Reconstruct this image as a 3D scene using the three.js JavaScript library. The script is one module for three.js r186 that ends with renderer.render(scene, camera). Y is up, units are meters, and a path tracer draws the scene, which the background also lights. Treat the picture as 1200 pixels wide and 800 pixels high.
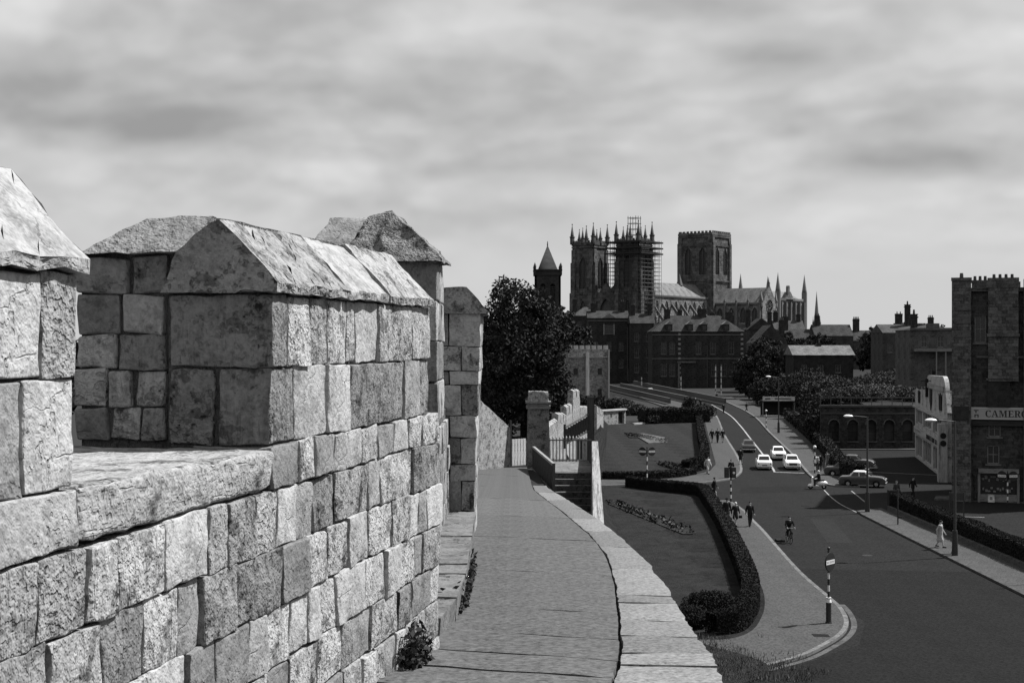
import * as THREE from 'three';
import { ImprovedNoise } from 'three/addons/math/ImprovedNoise.js';
import { ConvexGeometry } from 'three/addons/geometries/ConvexGeometry.js';
import { TessellateModifier } from 'three/addons/modifiers/TessellateModifier.js';
import { mergeGeometries, toCreasedNormals, mergeVertices } from 'three/addons/utils/BufferGeometryUtils.js';

// ---------------------------------------------------------------- camera, sky, sun, exposure
const renderer = new THREE.WebGLRenderer({ antialias: true });
renderer.toneMapping = THREE.LinearToneMapping;
renderer.toneMappingExposure = 1.7;
renderer.shadowMap.enabled = true;
const scene = new THREE.Scene();
const camera = new THREE.PerspectiveCamera(26.98, 1.5, 0.1, 9000);   // standard lens, eye 13 m above the street
camera.position.set(0, 13, 0);
camera.lookAt(0, 13, -100);

const noise3 = new ImprovedNoise();
const N = (x, y, z) => noise3.noise(x + 31.7, y + 17.3, z + 53.1);
function fbm(x, y, z, o = 4) { let s = 0, a = 0.5; for (let i = 0; i < o; i++) { s += a * N(x, y, z); x *= 2.03; y *= 2.03; z *= 2.03; a *= 0.5; } return s; }
function mulberry(a) { return () => { a |= 0; a = a + 0x6D2B79F5 | 0; let t = Math.imul(a ^ a >>> 15, 1 | a); t = t + Math.imul(t ^ t >>> 7, 61 | t) ^ t; return ((t ^ t >>> 14) >>> 0) / 4294967296; }; }
const clamp = (x, a, b) => Math.min(b, Math.max(a, x));
const lerp = (a, b, t) => a + (b - a) * t;
const smooth = (a, b, x) => { const t = clamp((x - a) / (b - a), 0, 1); return t * t * (3 - 2 * t); };

{ // a grey layer of cloud all round, in streaks and shreds
  const w = 2048, h = 1024, data = new Float32Array(w * h * 4), rs = mulberry(9), tab = new Float32Array(65536); for (let i = 0; i < 65536; i++) tab[i] = rs() * 2 - 1;
  const v2 = (x, y) => { const i = Math.floor(x), j = Math.floor(y); let f = x - i, g = y - j; f = f * f * f * (f * (f * 6 - 15) + 10); g = g * g * g * (g * (g * 6 - 15) + 10); const a = (j & 255) << 8, b = (j + 1 & 255) << 8, c = i & 255, d = i + 1 & 255; return lerp(lerp(tab[a + c], tab[a + d], f), lerp(tab[b + c], tab[b + d], f), g); };
  const f2 = (x, y, o) => { let s = 0, a = 0.5; for (let i = 0; i < o; i++) { s += a * v2(x, y); const t = x * 1.62 + y * 1.18; y = y * 1.62 - x * 1.18 + 7.3; x = t; a *= 0.5; } return s; };
  const shreds = [[-0.30, 0.172, 0.10, 0.016, -0.16], [-0.22, 0.150, 0.14, 0.020, -0.24], [-0.05, 0.18, 0.10, 0.02, -0.10], [-0.335, 0.212, 0.035, 0.018, 0.50], [0.19, 0.190, 0.05, 0.014, -0.30], [0.27, 0.125, 0.07, 0.014, -0.26], [0.0, 0.120, 0.09, 0.012, -0.18], [0.07, 0.158, 0.06, 0.012, -0.14], [0.05, 0.215, 0.12, 0.02, 0.20], [-0.16, 0.192, 0.07, 0.012, 0.20], [-0.12, 0.145, 0.06, 0.010, 0.20]];
  for (let j = 0; j < h; j++) {
    const el = ((j + 0.5) / h - 0.5) * Math.PI, y = Math.sin(el), c = Math.cos(el);
    for (let i = 0; i < w; i++) {
      const az = ((i + 0.5) / w - 0.5) * 2 * Math.PI, x = Math.cos(az) * c, z = Math.sin(az) * c;
      const e = Math.max(y, 0), k = 1 / (e + 0.30); let px = x * k + 50, pz = z * k + 50; if (y > -0.09) { const wx = f2(px * 1.3 + 3, pz * 1.3, 3), wz = f2(px * 1.3 + 40, pz * 1.3 + 9, 3); px += 0.16 * wx; pz += 0.16 * wz; }
      let v = 0.33;
      if (y > -0.09) {
        v += 0.07 * f2(px * 1.6, pz * 2.4, 3) * smooth(0.005, 0.10, e);
        v += 0.085 * f2(px * 4.2 + 9, pz * 5.0, 6) * smooth(0.03, 0.16, e);
        v += 0.07 * f2(px * 13, pz * 14, 6) * smooth(0.02, 0.12, e);
        const a = Math.atan2(x, -z); let q = 0;
        for (const [sa, se, wa, we, g] of shreds) { const da = (a - sa) / wa, de = (y - se) / we, m = da * da + de * de; if (m < 9) q += g * Math.exp(-m); }
        if (q) v *= 1 + q * (0.8 + 1.1 * f2(px * 4 + 4, pz * 7, 4));
        v += 0.035 * smooth(0.15, 0.0, e);
      }
      if (y < 0) v = lerp(v, 0.12, smooth(0, -0.08, y));
      const o = (j * w + i) * 4; data[o] = data[o + 1] = data[o + 2] = clamp(v, 0.05, 0.98); data[o + 3] = 1;
    }
  }
  const sky = new THREE.DataTexture(data, w, h, THREE.RGBAFormat, THREE.FloatType);
  sky.mapping = THREE.EquirectangularReflectionMapping; sky.magFilter = THREE.LinearFilter; sky.minFilter = THREE.LinearFilter; sky.needsUpdate = true;
  scene.background = sky; scene.environment = sky;
}
const sun = new THREE.DirectionalLight(new THREE.Color(1, 1, 1), 5.0);
sun.position.set(560, 790 + 13, -210); sun.target.position.set(0, 13, 0); sun.castShadow = true; sun.shadow.radius = 2;
Object.assign(sun.shadow.camera, { left: -300, right: 300, top: 300, bottom: -300, near: 1, far: 2500 }); sun.shadow.mapSize.set(4096, 4096);
sun.name = 'sun'; scene.add(sun, sun.target);

// ---------------------------------------------------------------- helpers
const taken = {};
function numbered(n) { const k = taken[n] = (taken[n] ?? -1) + 1; return k ? n + '_' + String(k).padStart(3, '0') : n; }
function tag(o, label, category, group, kind) { if (label) o.userData.label = label; if (category) o.userData.category = category; if (group) o.userData.group = group; if (kind) o.userData.kind = kind; return o; }
function thing(name, label, category, pos = [0, 0, 0], turn = 0, group) { const g = new THREE.Group(); g.name = numbered(name); g.position.set(...pos); g.rotation.y = turn; scene.add(g); return tag(g, label, category, group, 'thing'); }
function part(name, geo, mat, parent, pos) { const m = new THREE.Mesh(geo, mat); m.name = name; m.castShadow = m.receiveShadow = true; if (pos) m.position.set(...pos); parent.add(m); return m; }
function ground(name, geo, mat, pos) { const m = part(numbered(name), geo, mat, scene, pos); m.userData.kind = 'structure'; return m; }
const col = v => new THREE.Color().setRGB(v, v, v);
function M(v, rough = 0.9, o = {}) { return new THREE.MeshPhysicalMaterial({ color: col(v), roughness: rough, metalness: 0, specularIntensity: rough > 0.8 ? 0.1 : 1, side: THREE.DoubleSide, ...o }); }
const box = (w, h, d, x = 0, y = 0, z = 0) => new THREE.BoxGeometry(w, h, d).translate(x, y, z);
const cyl = (r0, r1, h, x = 0, y = 0, z = 0, n = 12) => new THREE.CylinderGeometry(r1, r0, h, n).translate(x, y + h / 2, z);
function clean(g) { const r = g.index ? g.toNonIndexed() : g; for (const k of Object.keys(r.attributes)) if (!['position', 'normal', 'uv'].includes(k)) r.deleteAttribute(k); if (!r.attributes.uv) r.setAttribute('uv', new THREE.BufferAttribute(new Float32Array(r.attributes.position.count * 2), 2)); return r; }
const merge = list => mergeGeometries(list.map(clean));
function bar(a, b, r, n = 6) { const A = new THREE.Vector3(...a), B = new THREE.Vector3(...b), L = A.distanceTo(B); const g = new THREE.CylinderGeometry(r, r, L, n); g.translate(0, L / 2, 0); g.applyQuaternion(new THREE.Quaternion().setFromUnitVectors(new THREE.Vector3(0, 1, 0), B.clone().sub(A).normalize())); return g.translate(...a); }
function beam(a, b, w, h) { const A = new THREE.Vector3(...a), B = new THREE.Vector3(...b), L = A.distanceTo(B); const m = new THREE.Matrix4().lookAt(A, B, new THREE.Vector3(0, 1, 0)); return new THREE.BoxGeometry(w, h, L).applyMatrix4(m).translate((A.x + B.x) / 2, (A.y + B.y) / 2, (A.z + B.z) / 2); }
function boxUV(g, s = 1, du = 0, dv = 0) { // uv in metres from the dominant axis of each face
  const r = clean(g), p = r.attributes.position, uv = r.attributes.uv; const a = new THREE.Vector3(), b = new THREE.Vector3(), c = new THREE.Vector3();
  for (let i = 0; i < p.count; i += 3) { a.fromBufferAttribute(p, i); b.fromBufferAttribute(p, i + 1).sub(a); c.fromBufferAttribute(p, i + 2).sub(a); b.cross(c); const x = Math.abs(b.x), y = Math.abs(b.y), z = Math.abs(b.z);
    for (let k = i; k < i + 3; k++) { const X = p.getX(k), Y = p.getY(k), Z = p.getZ(k); if (y > x && y > z) uv.setXY(k, X * s + du, Z * s + dv); else if (x > z) uv.setXY(k, Z * s + du, Y * s + dv); else uv.setXY(k, X * s + du, Y * s + dv); } }
  return r;
}
function poly(points, y0, y1, holes = []) { // flat slab over points [x, z], from y0 up to y1
  const s = new THREE.Shape(points.map(p => new THREE.Vector2(p[0], -p[1])));
  for (const h of holes) s.holes.push(new THREE.Path(h.map(p => new THREE.Vector2(p[0], -p[1]))));
  return new THREE.ExtrudeGeometry(s, { depth: y1 - y0, bevelEnabled: false }).rotateX(-Math.PI / 2).translate(0, y0, 0);
}
function spline(points, n) { return new THREE.CatmullRomCurve3(points.map(p => new THREE.Vector3(p[0], 0, p[1])), false, 'centripetal').getPoints(n).map(v => [v.x, v.z]); }
function offset(points, w) { return points.map((p, i) => { const a = points[Math.max(0, i - 1)], b = points[Math.min(points.length - 1, i + 1)]; let dx = b[0] - a[0], dz = b[1] - a[1]; const l = Math.hypot(dx, dz) || 1; return [p[0] - dz / l * w, p[1] + dx / l * w]; }); }
const ribbon = (points, w, y0, y1) => poly([...offset(points, w / 2), ...offset(points, -w / 2).reverse()], y0, y1);

// ---- grain: tileable noise textures, grey, for colour and fine relief
function lattice(freqX, freqY, seed) { const r = mulberry(seed), a = new Float32Array(freqX * freqY); for (let i = 0; i < a.length; i++) a[i] = r() * 2 - 1; return (u, v) => { let x = u * freqX, y = v * freqY; let i = Math.floor(x), j = Math.floor(y), f = x - i, g = y - j; f = f * f * (3 - 2 * f); g = g * g * (3 - 2 * g); const m = (p, q) => a[((q % freqY + freqY) % freqY) * freqX + (p % freqX + freqX) % freqX]; return lerp(lerp(m(i, j), m(i + 1, j), f), lerp(m(i, j + 1), m(i + 1, j + 1), f), g); }; }
const FS = 1024;
function tileFbm(fx, fy, o, seed, gain = 0.5) { // computed once over a tile, then looked up
  const l = [], a = new Float32Array(FS * FS); for (let i = 0; i < o; i++) l.push(lattice(fx << i, fy << i, seed + i * 13));
  for (let j = 0, k = 0; j < FS; j++) for (let i = 0; i < FS; i++, k++) { let s = 0, w = 1, t = 0; for (const f of l) { s += w * f(i / FS, j / FS); t += w; w *= gain; } a[k] = s / t * 1.6; }
  return (u, v) => a[(Math.floor(v * FS) & FS - 1) * FS + (Math.floor(u * FS) & FS - 1)];
}
function texture(size, f, srgb) { const d = new Uint8Array(size * size * 4); for (let j = 0; j < size; j++) for (let i = 0; i < size; i++) { const v = clamp(f(i / size, j / size), 0, 1); const q = Math.round(255 * (srgb ? Math.pow(v, 1 / 2.2) : v)), o = (j * size + i) * 4; d[o] = d[o + 1] = d[o + 2] = q; d[o + 3] = 255; }
  const t = new THREE.DataTexture(d, size, size); t.wrapS = t.wrapT = THREE.RepeatWrapping; t.magFilter = THREE.LinearFilter; t.minFilter = THREE.LinearMipmapLinearFilter; t.generateMipmaps = true; if (srgb) t.colorSpace = THREE.SRGBColorSpace; t.needsUpdate = true; return t; }
function rep(t, metres) { const c = t.clone(); c.repeat.set(1 / metres, 1 / metres); c.needsUpdate = true; return c; }
const big = tileFbm(3, 3, 4, 11), fine = tileFbm(40, 40, 3, 23, 0.75), pit = tileFbm(44, 44, 2, 37), blot = tileFbm(7, 7, 4, 51, 0.6), streakV = tileFbm(26, 3, 4, 67, 0.7), streakH = tileFbm(3, 26, 4, 71, 0.7), warp = tileFbm(3, 3, 3, 83);
// limestone, three ways of weathering: pitted, worn along upright bedding, worn along level bedding
const pits = (u, v) => smooth(0.34, 0.62, pit(u, v)) * smooth(-0.25, 0.3, blot(v, u));
const crack = (u, v) => smooth(0.035, 0.0, Math.abs(warp(u + 0.02 * fine(u, v), v) + 0.12 * blot(u, v))) * smooth(0.0, 0.3, big(v + 0.3, u));
const stoneH = [
  (u, v) => 0.58 + 0.14 * blot(u, v) + 0.24 * fine(u, v) - 0.5 * pits(u, v),
  (u, v) => { const k = warp(u, v) * 0.02; return 0.58 + 0.20 * streakV(u + k, v) + 0.20 * fine(u, v) - 0.20 * smooth(0.42, 0.7, streakV(u + k + 0.31, v)) - 0.3 * pits(v, u); },
  (u, v) => { const k = warp(u, v) * 0.02; return 0.58 + 0.14 * streakH(u, v + k) + 0.20 * fine(u, v) - 0.24 * smooth(0.42, 0.70, streakH(u, v + k + 0.31)) - 0.3 * pits(v, u); },
  (u, v) => 0.62 + 0.14 * blot(u, v) + 0.12 * fine(u, v) - 0.16 * crack(u, v) - 0.3 * pits(u, v) * smooth(0.1, 0.5, big(v, u))];
const stoneC = stoneH.map((f, i) => (u, v) => clamp(0.82 + 0.14 * blot(u + 0.4, v + 0.1) + 0.10 * big(u, v) + 0.19 * fine(v, u) + 0.60 * (f(u, v) - 0.55) - 0.2 * crack(u, v) - (i === 3 ? 0.20 : 0.46) * smooth(0.18, 0.55, blot(u + 0.2, v + 0.6) + 0.5 * fine(u, v)), 0.10, 1));
const stoneTex = stoneC.map(f => texture(1024, f, true)), stoneBump = stoneH.map(f => texture(1024, f, false));
function stoneMat(v, kind, metres = 0.8, bump = 0.014) { return M(v * 0.77, 0.95, { map: rep(stoneTex[kind], metres), bumpMap: rep(stoneBump[kind], metres), bumpScale: bump }); }
const limestones = [0.36, 0.30, 0.43, 0.25, 0.50].flatMap(v => [0, 1, 3, 1, 3].map(k => stoneMat(v, k, 0.8, 0.015)));
const pick = (list, r) => list[Math.floor(r() * list.length) % list.length];
const gritC = texture(1024, (u, v) => 0.72 + 0.20 * fine(u, v) + 0.16 * big(u, v) + 0.14 * blot(u, v) - 0.22 * smooth(0.34, 0.6, blot(u + 0.5, v)), true), gritH = texture(512, (u, v) => 0.5 + 0.3 * fine(u, v) + 0.2 * blot(u, v), false);
function gritMat(v, metres = 3, bump = 0.004, rough = 0.92) { return M(v, rough, { map: rep(gritC, metres), bumpMap: rep(gritH, metres), bumpScale: bump }); }

const speckC = texture(1024, (u, v) => 0.74 + 0.30 * fine(u, v) + 0.10 * pit(v, u) + 0.05 * big(u, v), true);
const pathC = texture(1024, (u, v) => 0.74 + 0.24 * fine(u, v) + 0.03 * big(u, v) + 0.03 * blot(u, v) + 0.10 * pit(v, u) - 0.14 * smooth(0.45, 0.65, pit(u, v)), true);
function speckMat(v, metres = 1, bump = 0.004) { return M(v, 1, { map: rep(speckC, metres), bumpMap: rep(gritH, metres), bumpScale: bump }); }
// coursed masonry too far off to tell stone from stone: tone from block to block
const courses = 16, cr = mulberry(321), blocks = []; for (let j = 0; j < courses; j++) { const l = []; let x = cr() * 0.05; while (x < 0.99) { l.push([x, cr()]); x += lerp(0.045, 0.13, cr()); } blocks.push(l); }
const blockAt = (u, v) => { const j = Math.floor(v * courses) % courses, l = blocks[j]; let k = l.length - 1; for (let i = 0; i < l.length; i++) if (u >= l[i][0]) k = i; const f = v * courses % 1, e = Math.min(f, 1 - f) * 0.0625, g = u - l[k][0]; return [l[k][1], Math.min(e * 4, g * 4 < 0 ? 1 : g * 4)]; };
const blockC = texture(512, (u, v) => { const [t, e] = blockAt(u, v); return clamp(0.42 + 0.5 * t + 0.2 * fine(u, v) + 0.16 * big(u, v) - 0.25 * smooth(0.02, 0.0, e), 0.08, 1); }, true), blockH = texture(512, (u, v) => { const [t, e] = blockAt(u, v); return 0.35 + 0.3 * t + 0.2 * fine(u, v) - 0.3 * smooth(0.02, 0, e); }, false);
function blockMat(v, metres = 4, bump = 0.04) { return M(v, 0.95, { map: rep(blockC, metres), bumpMap: rep(blockH, metres), bumpScale: bump }); }

// ---- stones
function boxStone(L, H, D, r, o = {}) { // a block with worn arrises, uneven corners and a rough skin, centred on its middle
  const cell = o.cell ?? 0.04, amp = (o.amp ?? 0.007) * 0.55, jit = o.jit ?? 0.008, bulge = o.bulge ?? 0.005, rad = Math.min(0.6 * (o.rad ?? 0.016), L * 0.3, H * 0.3, D * 0.3);
  const h = [L / 2, H / 2, D / 2], off = [r() * 90, r() * 90, r() * 90];
  const ax = h.map(e => { const n = clamp(Math.ceil(2 * (e - rad) / cell), 1, o.max ?? 16), a = [-e, -e + rad * 0.35]; for (let i = 0; i <= n; i++) a.push(lerp(-e + rad, e - rad, i / n)); a.push(e - rad * 0.35, e); return a; });
  const cj = []; for (let i = 0; i < 8; i++) cj.push([(r() - 0.5) * 2 * jit, (r() - 0.5) * 2 * jit, (r() - 0.5) * 2 * jit]);
  const pos = [], uv = [], idx = [], key = [], du = r() * 7, dv = r() * 7;
  function at(p) {
    const q = p.map((v, k) => clamp(v, -(h[k] - rad), h[k] - rad)), d = p.map((v, k) => v - q[k]), l = Math.hypot(...d);
    const s = l > 0 ? rad / l : 0, e = q.map((v, k) => v + d[k] * s);
    const f = p.map((v, k) => v / h[k]);
    e[2] += f[2] * bulge * (1 - f[0] * f[0]) * (1 - f[1] * f[1]); e[0] += f[0] * bulge * (1 - f[2] * f[2]) * (1 - f[1] * f[1]);
    const t = f.map(v => (v + 1) / 2);
    for (let c = 0; c < 8; c++) { const w = ((c & 1) ? t[0] : 1 - t[0]) * ((c & 2) ? t[1] : 1 - t[1]) * ((c & 4) ? t[2] : 1 - t[2]); for (let k = 0; k < 3; k++) e[k] += cj[c][k] * w; }
    const X = e[0] + off[0], Y = e[1] + off[1], Z = e[2] + off[2], edge = l > rad * 1.05 ? 1.5 : 1;
    e[0] += amp * edge * (1.4 * N(X * 9, Y * 9, Z * 9) + 0.7 * N(X * 24, Y * 24, Z * 24)); e[1] += amp * edge * (1.4 * N(X * 9 + 40, Y * 9, Z * 9) + 0.7 * N(X * 24 + 40, Y * 24, Z * 24)); e[2] += amp * edge * (1.4 * N(X * 9, Y * 9 + 40, Z * 9) + 0.7 * N(X * 24, Y * 24 + 40, Z * 24));
    return e;
  }
  const faces = [[0, 1, 2, 1], [0, 1, 2, -1], [2, 1, 0, 1], [2, 1, 0, -1], [0, 2, 1, 1], [0, 2, 1, -1]];
  for (const [A, B, C, sgn] of faces) {
    if (o.skip && o.skip.includes(C * 2 + (sgn > 0 ? 1 : 0))) continue;
    const base = pos.length / 3, na = ax[A].length, nb = ax[B].length;
    for (let j = 0; j < nb; j++) for (let i = 0; i < na; i++) { const p = [0, 0, 0]; p[A] = ax[A][i]; p[B] = ax[B][j]; p[C] = sgn * h[C]; key.push(p.map(v => Math.round(v * 1e4)).join()); pos.push(...at(p)); uv.push(p[A] + du, p[B] + dv); }
    const flip = (A === 0 && B === 1 ? 1 : -1) * sgn < 0;
    for (let j = 0; j < nb - 1; j++) for (let i = 0; i < na - 1; i++) { const a = base + j * na + i, b = a + 1, c = a + na, d = c + 1; if (flip) idx.push(a, c, b, b, c, d); else idx.push(a, b, c, b, d, c); }
  }
  const nor = new Map(), a = new THREE.Vector3(), b = new THREE.Vector3(), c = new THREE.Vector3(), V = i => new THREE.Vector3(pos[i * 3], pos[i * 3 + 1], pos[i * 3 + 2]);
  for (let i = 0; i < idx.length; i += 3) { a.copy(V(idx[i])); b.copy(V(idx[i + 1])).sub(a); c.copy(V(idx[i + 2])).sub(a); b.cross(c); for (let k = 0; k < 3; k++) { const q = key[idx[i + k]]; if (!nor.has(q)) nor.set(q, new THREE.Vector3()); nor.get(q).add(b); } }
  const nn = []; for (const q of key) { const v = nor.get(q).clone().normalize(); nn.push(v.x, v.y, v.z); }
  const g = new THREE.BufferGeometry(); g.setAttribute('position', new THREE.Float32BufferAttribute(pos, 3)); g.setAttribute('normal', new THREE.Float32BufferAttribute(nn, 3)); g.setAttribute('uv', new THREE.Float32BufferAttribute(uv, 2)); g.setIndex(idx); return g;
}
function stone(name, x0, x1, y0, y1, z0, z1, mat, parent, r, o = {}) { const g = (o.gap ?? 0.012) * 0.7; return part(name, boxStone(x1 - x0 - g, y1 - y0 - g * 0.55, z1 - z0 - (o.gz ?? 0), r, o), mat, parent, [(x0 + x1) / 2, (y0 + y1) / 2, (z0 + z1) / 2]); }
function rough(points, r, o = {}) { // a worn convex block through the given points
  let g = new ConvexGeometry(points.map(p => new THREE.Vector3(...p))); g = new TessellateModifier(o.edge ?? 0.06, 7).modify(g);
  const p = g.attributes.position, a = o.amp ?? 0.008, q = r() * 60, uv = new Float32Array(p.count * 2), du = r() * 5, dv = r() * 5;
  { const A = new THREE.Vector3(), B = new THREE.Vector3(), C = new THREE.Vector3(), n = new THREE.Vector3(), U = new THREE.Vector3(), W = new THREE.Vector3(); for (let i = 0; i < p.count; i += 3) { A.fromBufferAttribute(p, i); B.fromBufferAttribute(p, i + 1); C.fromBufferAttribute(p, i + 2); n.copy(B).sub(A).cross(C.clone().sub(A)).normalize(); if (Math.abs(n.y) > 0.98) U.set(1, 0, 0); else U.set(n.z, 0, -n.x).normalize(); W.crossVectors(n, U); [A, B, C].forEach((v, k) => { uv[(i + k) * 2] = v.dot(U) + du; uv[(i + k) * 2 + 1] = v.dot(W) + dv; }); } }   // grain laid flat on each face
  for (let i = 0; i < p.count; i++) { const X = p.getX(i) + q, Y = p.getY(i), Z = p.getZ(i), f = 8 * (o.freq ?? 1), k = 21 * (o.freq ?? 1); p.setXYZ(i, p.getX(i) + a * (1.4 * N(X * f, Y * f, Z * f) + N(X * k, Y * k, Z * k)), Y + a * (1.4 * N(X * f + 30, Y * f, Z * f) + N(X * k + 30, Y * k, Z * k)), Z + a * (1.4 * N(X * f, Y * f + 30, Z * f) + N(X * k, Y * k + 30, Z * k))); }
  g.deleteAttribute('normal'); g.deleteAttribute('uv'); g.setAttribute('uv', new THREE.BufferAttribute(uv, 2)); return toCreasedNormals(g, o.crease ?? 0.75);
}

// ---------------------------------------------------------------- the city wall we stand on
const PROFILE = [[-2, 11.6], [3, 11.5], [6.8, 11.37], [8.7, 11.22], [12.2, 10.97], [15.4, 10.8], [20, 10.5], [34, 9.58], [45, 9.05], [60, 8.6]];                                                     // height of the walk along its length
function table(t, x) { if (x <= t[0][0]) return t[0][1]; for (let i = 1; i < t.length; i++) if (x <= t[i][0]) return lerp(t[i - 1][1], t[i][1], (x - t[i - 1][0]) / (t[i][0] - t[i - 1][0])); return t[t.length - 1][1]; }
const walkY = d => table(PROFILE, d);
const byDepth = l => l.map(([x, d]) => [d, x]).sort((a, b) => a[0] - b[0]);
const walkL = byDepth([[-1.9, -2], [-1.3, 3], [-0.659, 6.866], [-0.553, 8.54], [-0.39, 10.011], [-0.4, 12.838], [-0.434, 16.434], [-0.524, 21.852], [-0.759, 31.649], [-1.116, 43.248]]);
const walkJ = byDepth([[-0.3, -2], [0.2, 3], [0.481, 6.792], [0.608, 7.979], [0.721, 9.612], [0.864, 12.001], [0.947, 14.094], [0.925, 17.141], [0.787, 21.852], [0.478, 30.666]]);
const walkR = byDepth([[0.55, -2], [0.9, 3], [1.027, 6.792], [1.101, 7.808], [1.137, 9.028], [1.254, 11.299], [1.306, 13.437], [1.278, 15.783], [1.229, 20.492], [1.058, 25.194], [0.81, 32.164]]);
const wall = thing('city_wall', 'pale limestone battlemented city wall with steep coped merlons beside the paved walk', 'wall', [-1.2, 11, -6]);
const TH = Math.atan2(0.982, 0.189), rw = mulberry(5);
function inWall(o) { scene.updateMatrixWorld(true); wall.attach(o); return o; }
function frame(name, geo, mat) { const m = part(name, geo, mat, scene, [-1.99, 11, 0]); m.rotation.y = TH; return m; }     // x along the wall, z towards the walk
const mortar = gritMat(0.13, 0.5, 0.01);
{ // lower wall, below the embrasures
  const low = frame('parapet_wall', merge([box(9.1, 2.0, 0.72, 3.7, 0.42, -0.375), box(9.1, 10.5, 0.9, 3.7, -5.6, -0.45)]), mortar);
  const lev = [1.43, 1.20, 0.97, 0.74, 0.53, 0.32, 0.10];
  for (let c = 0; c < lev.length - 1; c++) {
    let x = -0.4 + rw() * 0.2; const end = 8.26 + (rw() - 0.5) * 0.05;
    while (x < end - 0.02) { let w = lerp(0.15, 0.36, rw()); if (rw() < 0.16) w += 0.14; if (x + w > end - 0.13) w = end - x; const j = (rw() - 0.5) * 0.012;
      stone('stone', x, x + w, lev[c + 1] + 0.006 * Math.sin(x * 3 + c), lev[c] + 0.006 * Math.sin(x * 3 + c - 1), -0.22 + j, 0.012 + j + rw() * 0.014, pick(limestones, rw), low, rw, { skip: [4], jit: 0.007, amp: 0.0075, gap: 0.013, rad: 0.013 }); x += w; }
  }
  // sill course: long slab through the embrasures, shorter blocks under the merlons
  const sill = [[-0.4, 0.1], [0.1, 0.75], [0.75, 2.2], [2.2, 2.75], [2.75, 3.2], [3.2, 4.03], [4.03, 5.55], [5.55, 5.86], [5.86, 6.05], [6.05, 6.32], [6.32, 6.72], [6.72, 6.98], [6.98, 7.28], [7.28, 7.58], [7.58, 7.84], [7.84, 8.24]];
  for (const [a, b] of sill) { const open = b - a > 1.2; stone(open ? 'sill_slab' : 'stone', a, b, 1.43, open ? 1.595 : 1.60, open ? -0.86 : -0.30, 0.02 + rw() * 0.01, open ? stoneMat(0.42, 2, 0.9, 0.012) : pick(limestones, rw), low, rw, { amp: open ? 0.010 : 0.007, cell: 0.045, max: 36, rad: open ? 0.03 : 0.013, gap: 0.016 }); }
  inWall(low);
}
function merlon(a, b, rows, copings, backTop) {
  const m = frame('merlon', merge([box(b - a - 0.05, 0.66, 0.40, (a + b) / 2, 1.88, -0.217), box(b - a - 0.12, 0.80, 0.39, (a + b) / 2, 1.95, -0.608)]), mortar);
  for (const [y0, y1, cuts] of rows) for (let i = 0; i < cuts.length - 1; i++) { const last = i === cuts.length - 2, first = i === 0; { const split = y0 < 1.7 && (first || last); if (split) { const xa = first ? cuts[i] + 0.006 : cuts[i + 1] - 0.27, xb = first ? cuts[i] + 0.27 : cuts[i + 1] - 0.006; stone('stone', xa, xb, y0, y1 - 0.01, -0.405, -0.215, pick(limestones, rw), m, rw, { gz: 0.014, amp: 0.008, rad: 0.014 }); } stone('stone', cuts[i], cuts[i + 1], y0, y1, split ? -0.20 : first || last ? -0.405 : -0.26, 0.008 + rw() * 0.018, pick(limestones, rw), m, rw, { skip: [4], amp: 0.007, jit: 0.006, gap: 0.012, rad: 0.012 }); } }
  // end faces behind the corner stones, in small coursed rubble
  for (const [x0, x1] of [[a + 0.03, a + 0.30], [b - 0.30, b - 0.03]]) { let y = 1.605; for (const h of [0.135, 0.15, 0.14, 0.155, 0.15]) { let z = -0.43; for (let k = 0; z > -0.80; k++) { let w = lerp(0.11, 0.22, rw()); if (z - w < -0.72) w = z + 0.82; stone('stone', x0, x1, y, y + h, z - w, z, pick(limestones, rw), m, rw, { gz: 0.016, amp: 0.007, gap: 0.014 }); z -= w; } y += h; } }
  for (let i = 0; i < copings.length - 1; i++) {
    const x0 = copings[i] + 0.012, x1 = copings[i + 1] - 0.012, f = i === 0 ? -0.02 : 0, e = 0.012 * Math.sin(i * 5 + a);
    const pts = []; for (const x of [x0 + f, x1]) pts.push([x, 2.19, 0.045], [x, 2.225, 0.05], [x, 2.475 + e, -0.18], [x, 2.47 + e, -0.22], [x, 2.35, -0.36], [x, 2.19, -0.42]);
    part('coping_stone', rough(pts, rw, { amp: 0.009, edge: 0.05 }), stoneMat(i === 0 && a < 5.8 ? 0.36 : 0.42, i % 2 ? 3 : 0, 0.8, 0.016), m);
  }
  // hipped coping over the outer half
  let x = a + 0.0; for (const [w, hip] of backTop) { const p = []; const lo = 2.345, hi = 2.50; for (const [u, y, z] of [[x, lo, -0.36], [x, lo, -0.79], [x + w, lo, -0.36], [x + w, lo, -0.82], [x + hip, hi, -0.30], [x + hip, hi, -0.58], [x + w, hi, -0.30], [x + w, hi, -0.60]]) p.push([u, y, z]); part('coping_stone', rough(p, rw, { amp: 0.006, edge: 0.06 }), stoneMat(0.32, 3, 0.8, 0.02), m); x += w + 0.01; }
  inWall(m);
}
merlon(2.2, 4.02, [[1.90, 2.185, [2.2, 2.6, 2.95, 3.3, 3.84, 4.02]], [1.60, 1.90, [2.2, 2.5, 3.0, 3.45, 3.74, 4.02]]], [2.18, 3.0, 4.05], [[0.9, 0.25], [0.9, 0.02]]);
merlon(5.56, 8.02, [[1.90, 2.185, [5.56, 5.74, 6.02, 6.24, 6.52, 6.66, 7.0, 7.22, 7.62, 8.02]], [1.60, 1.90, [5.56, 5.84, 6.22, 6.55, 7.32, 7.50, 7.80, 8.02]]], [5.54, 6.46, 7.10, 8.00], [[0.22, 0.18], [1.0, 0.02], [1.0, 0.02]]);
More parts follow.
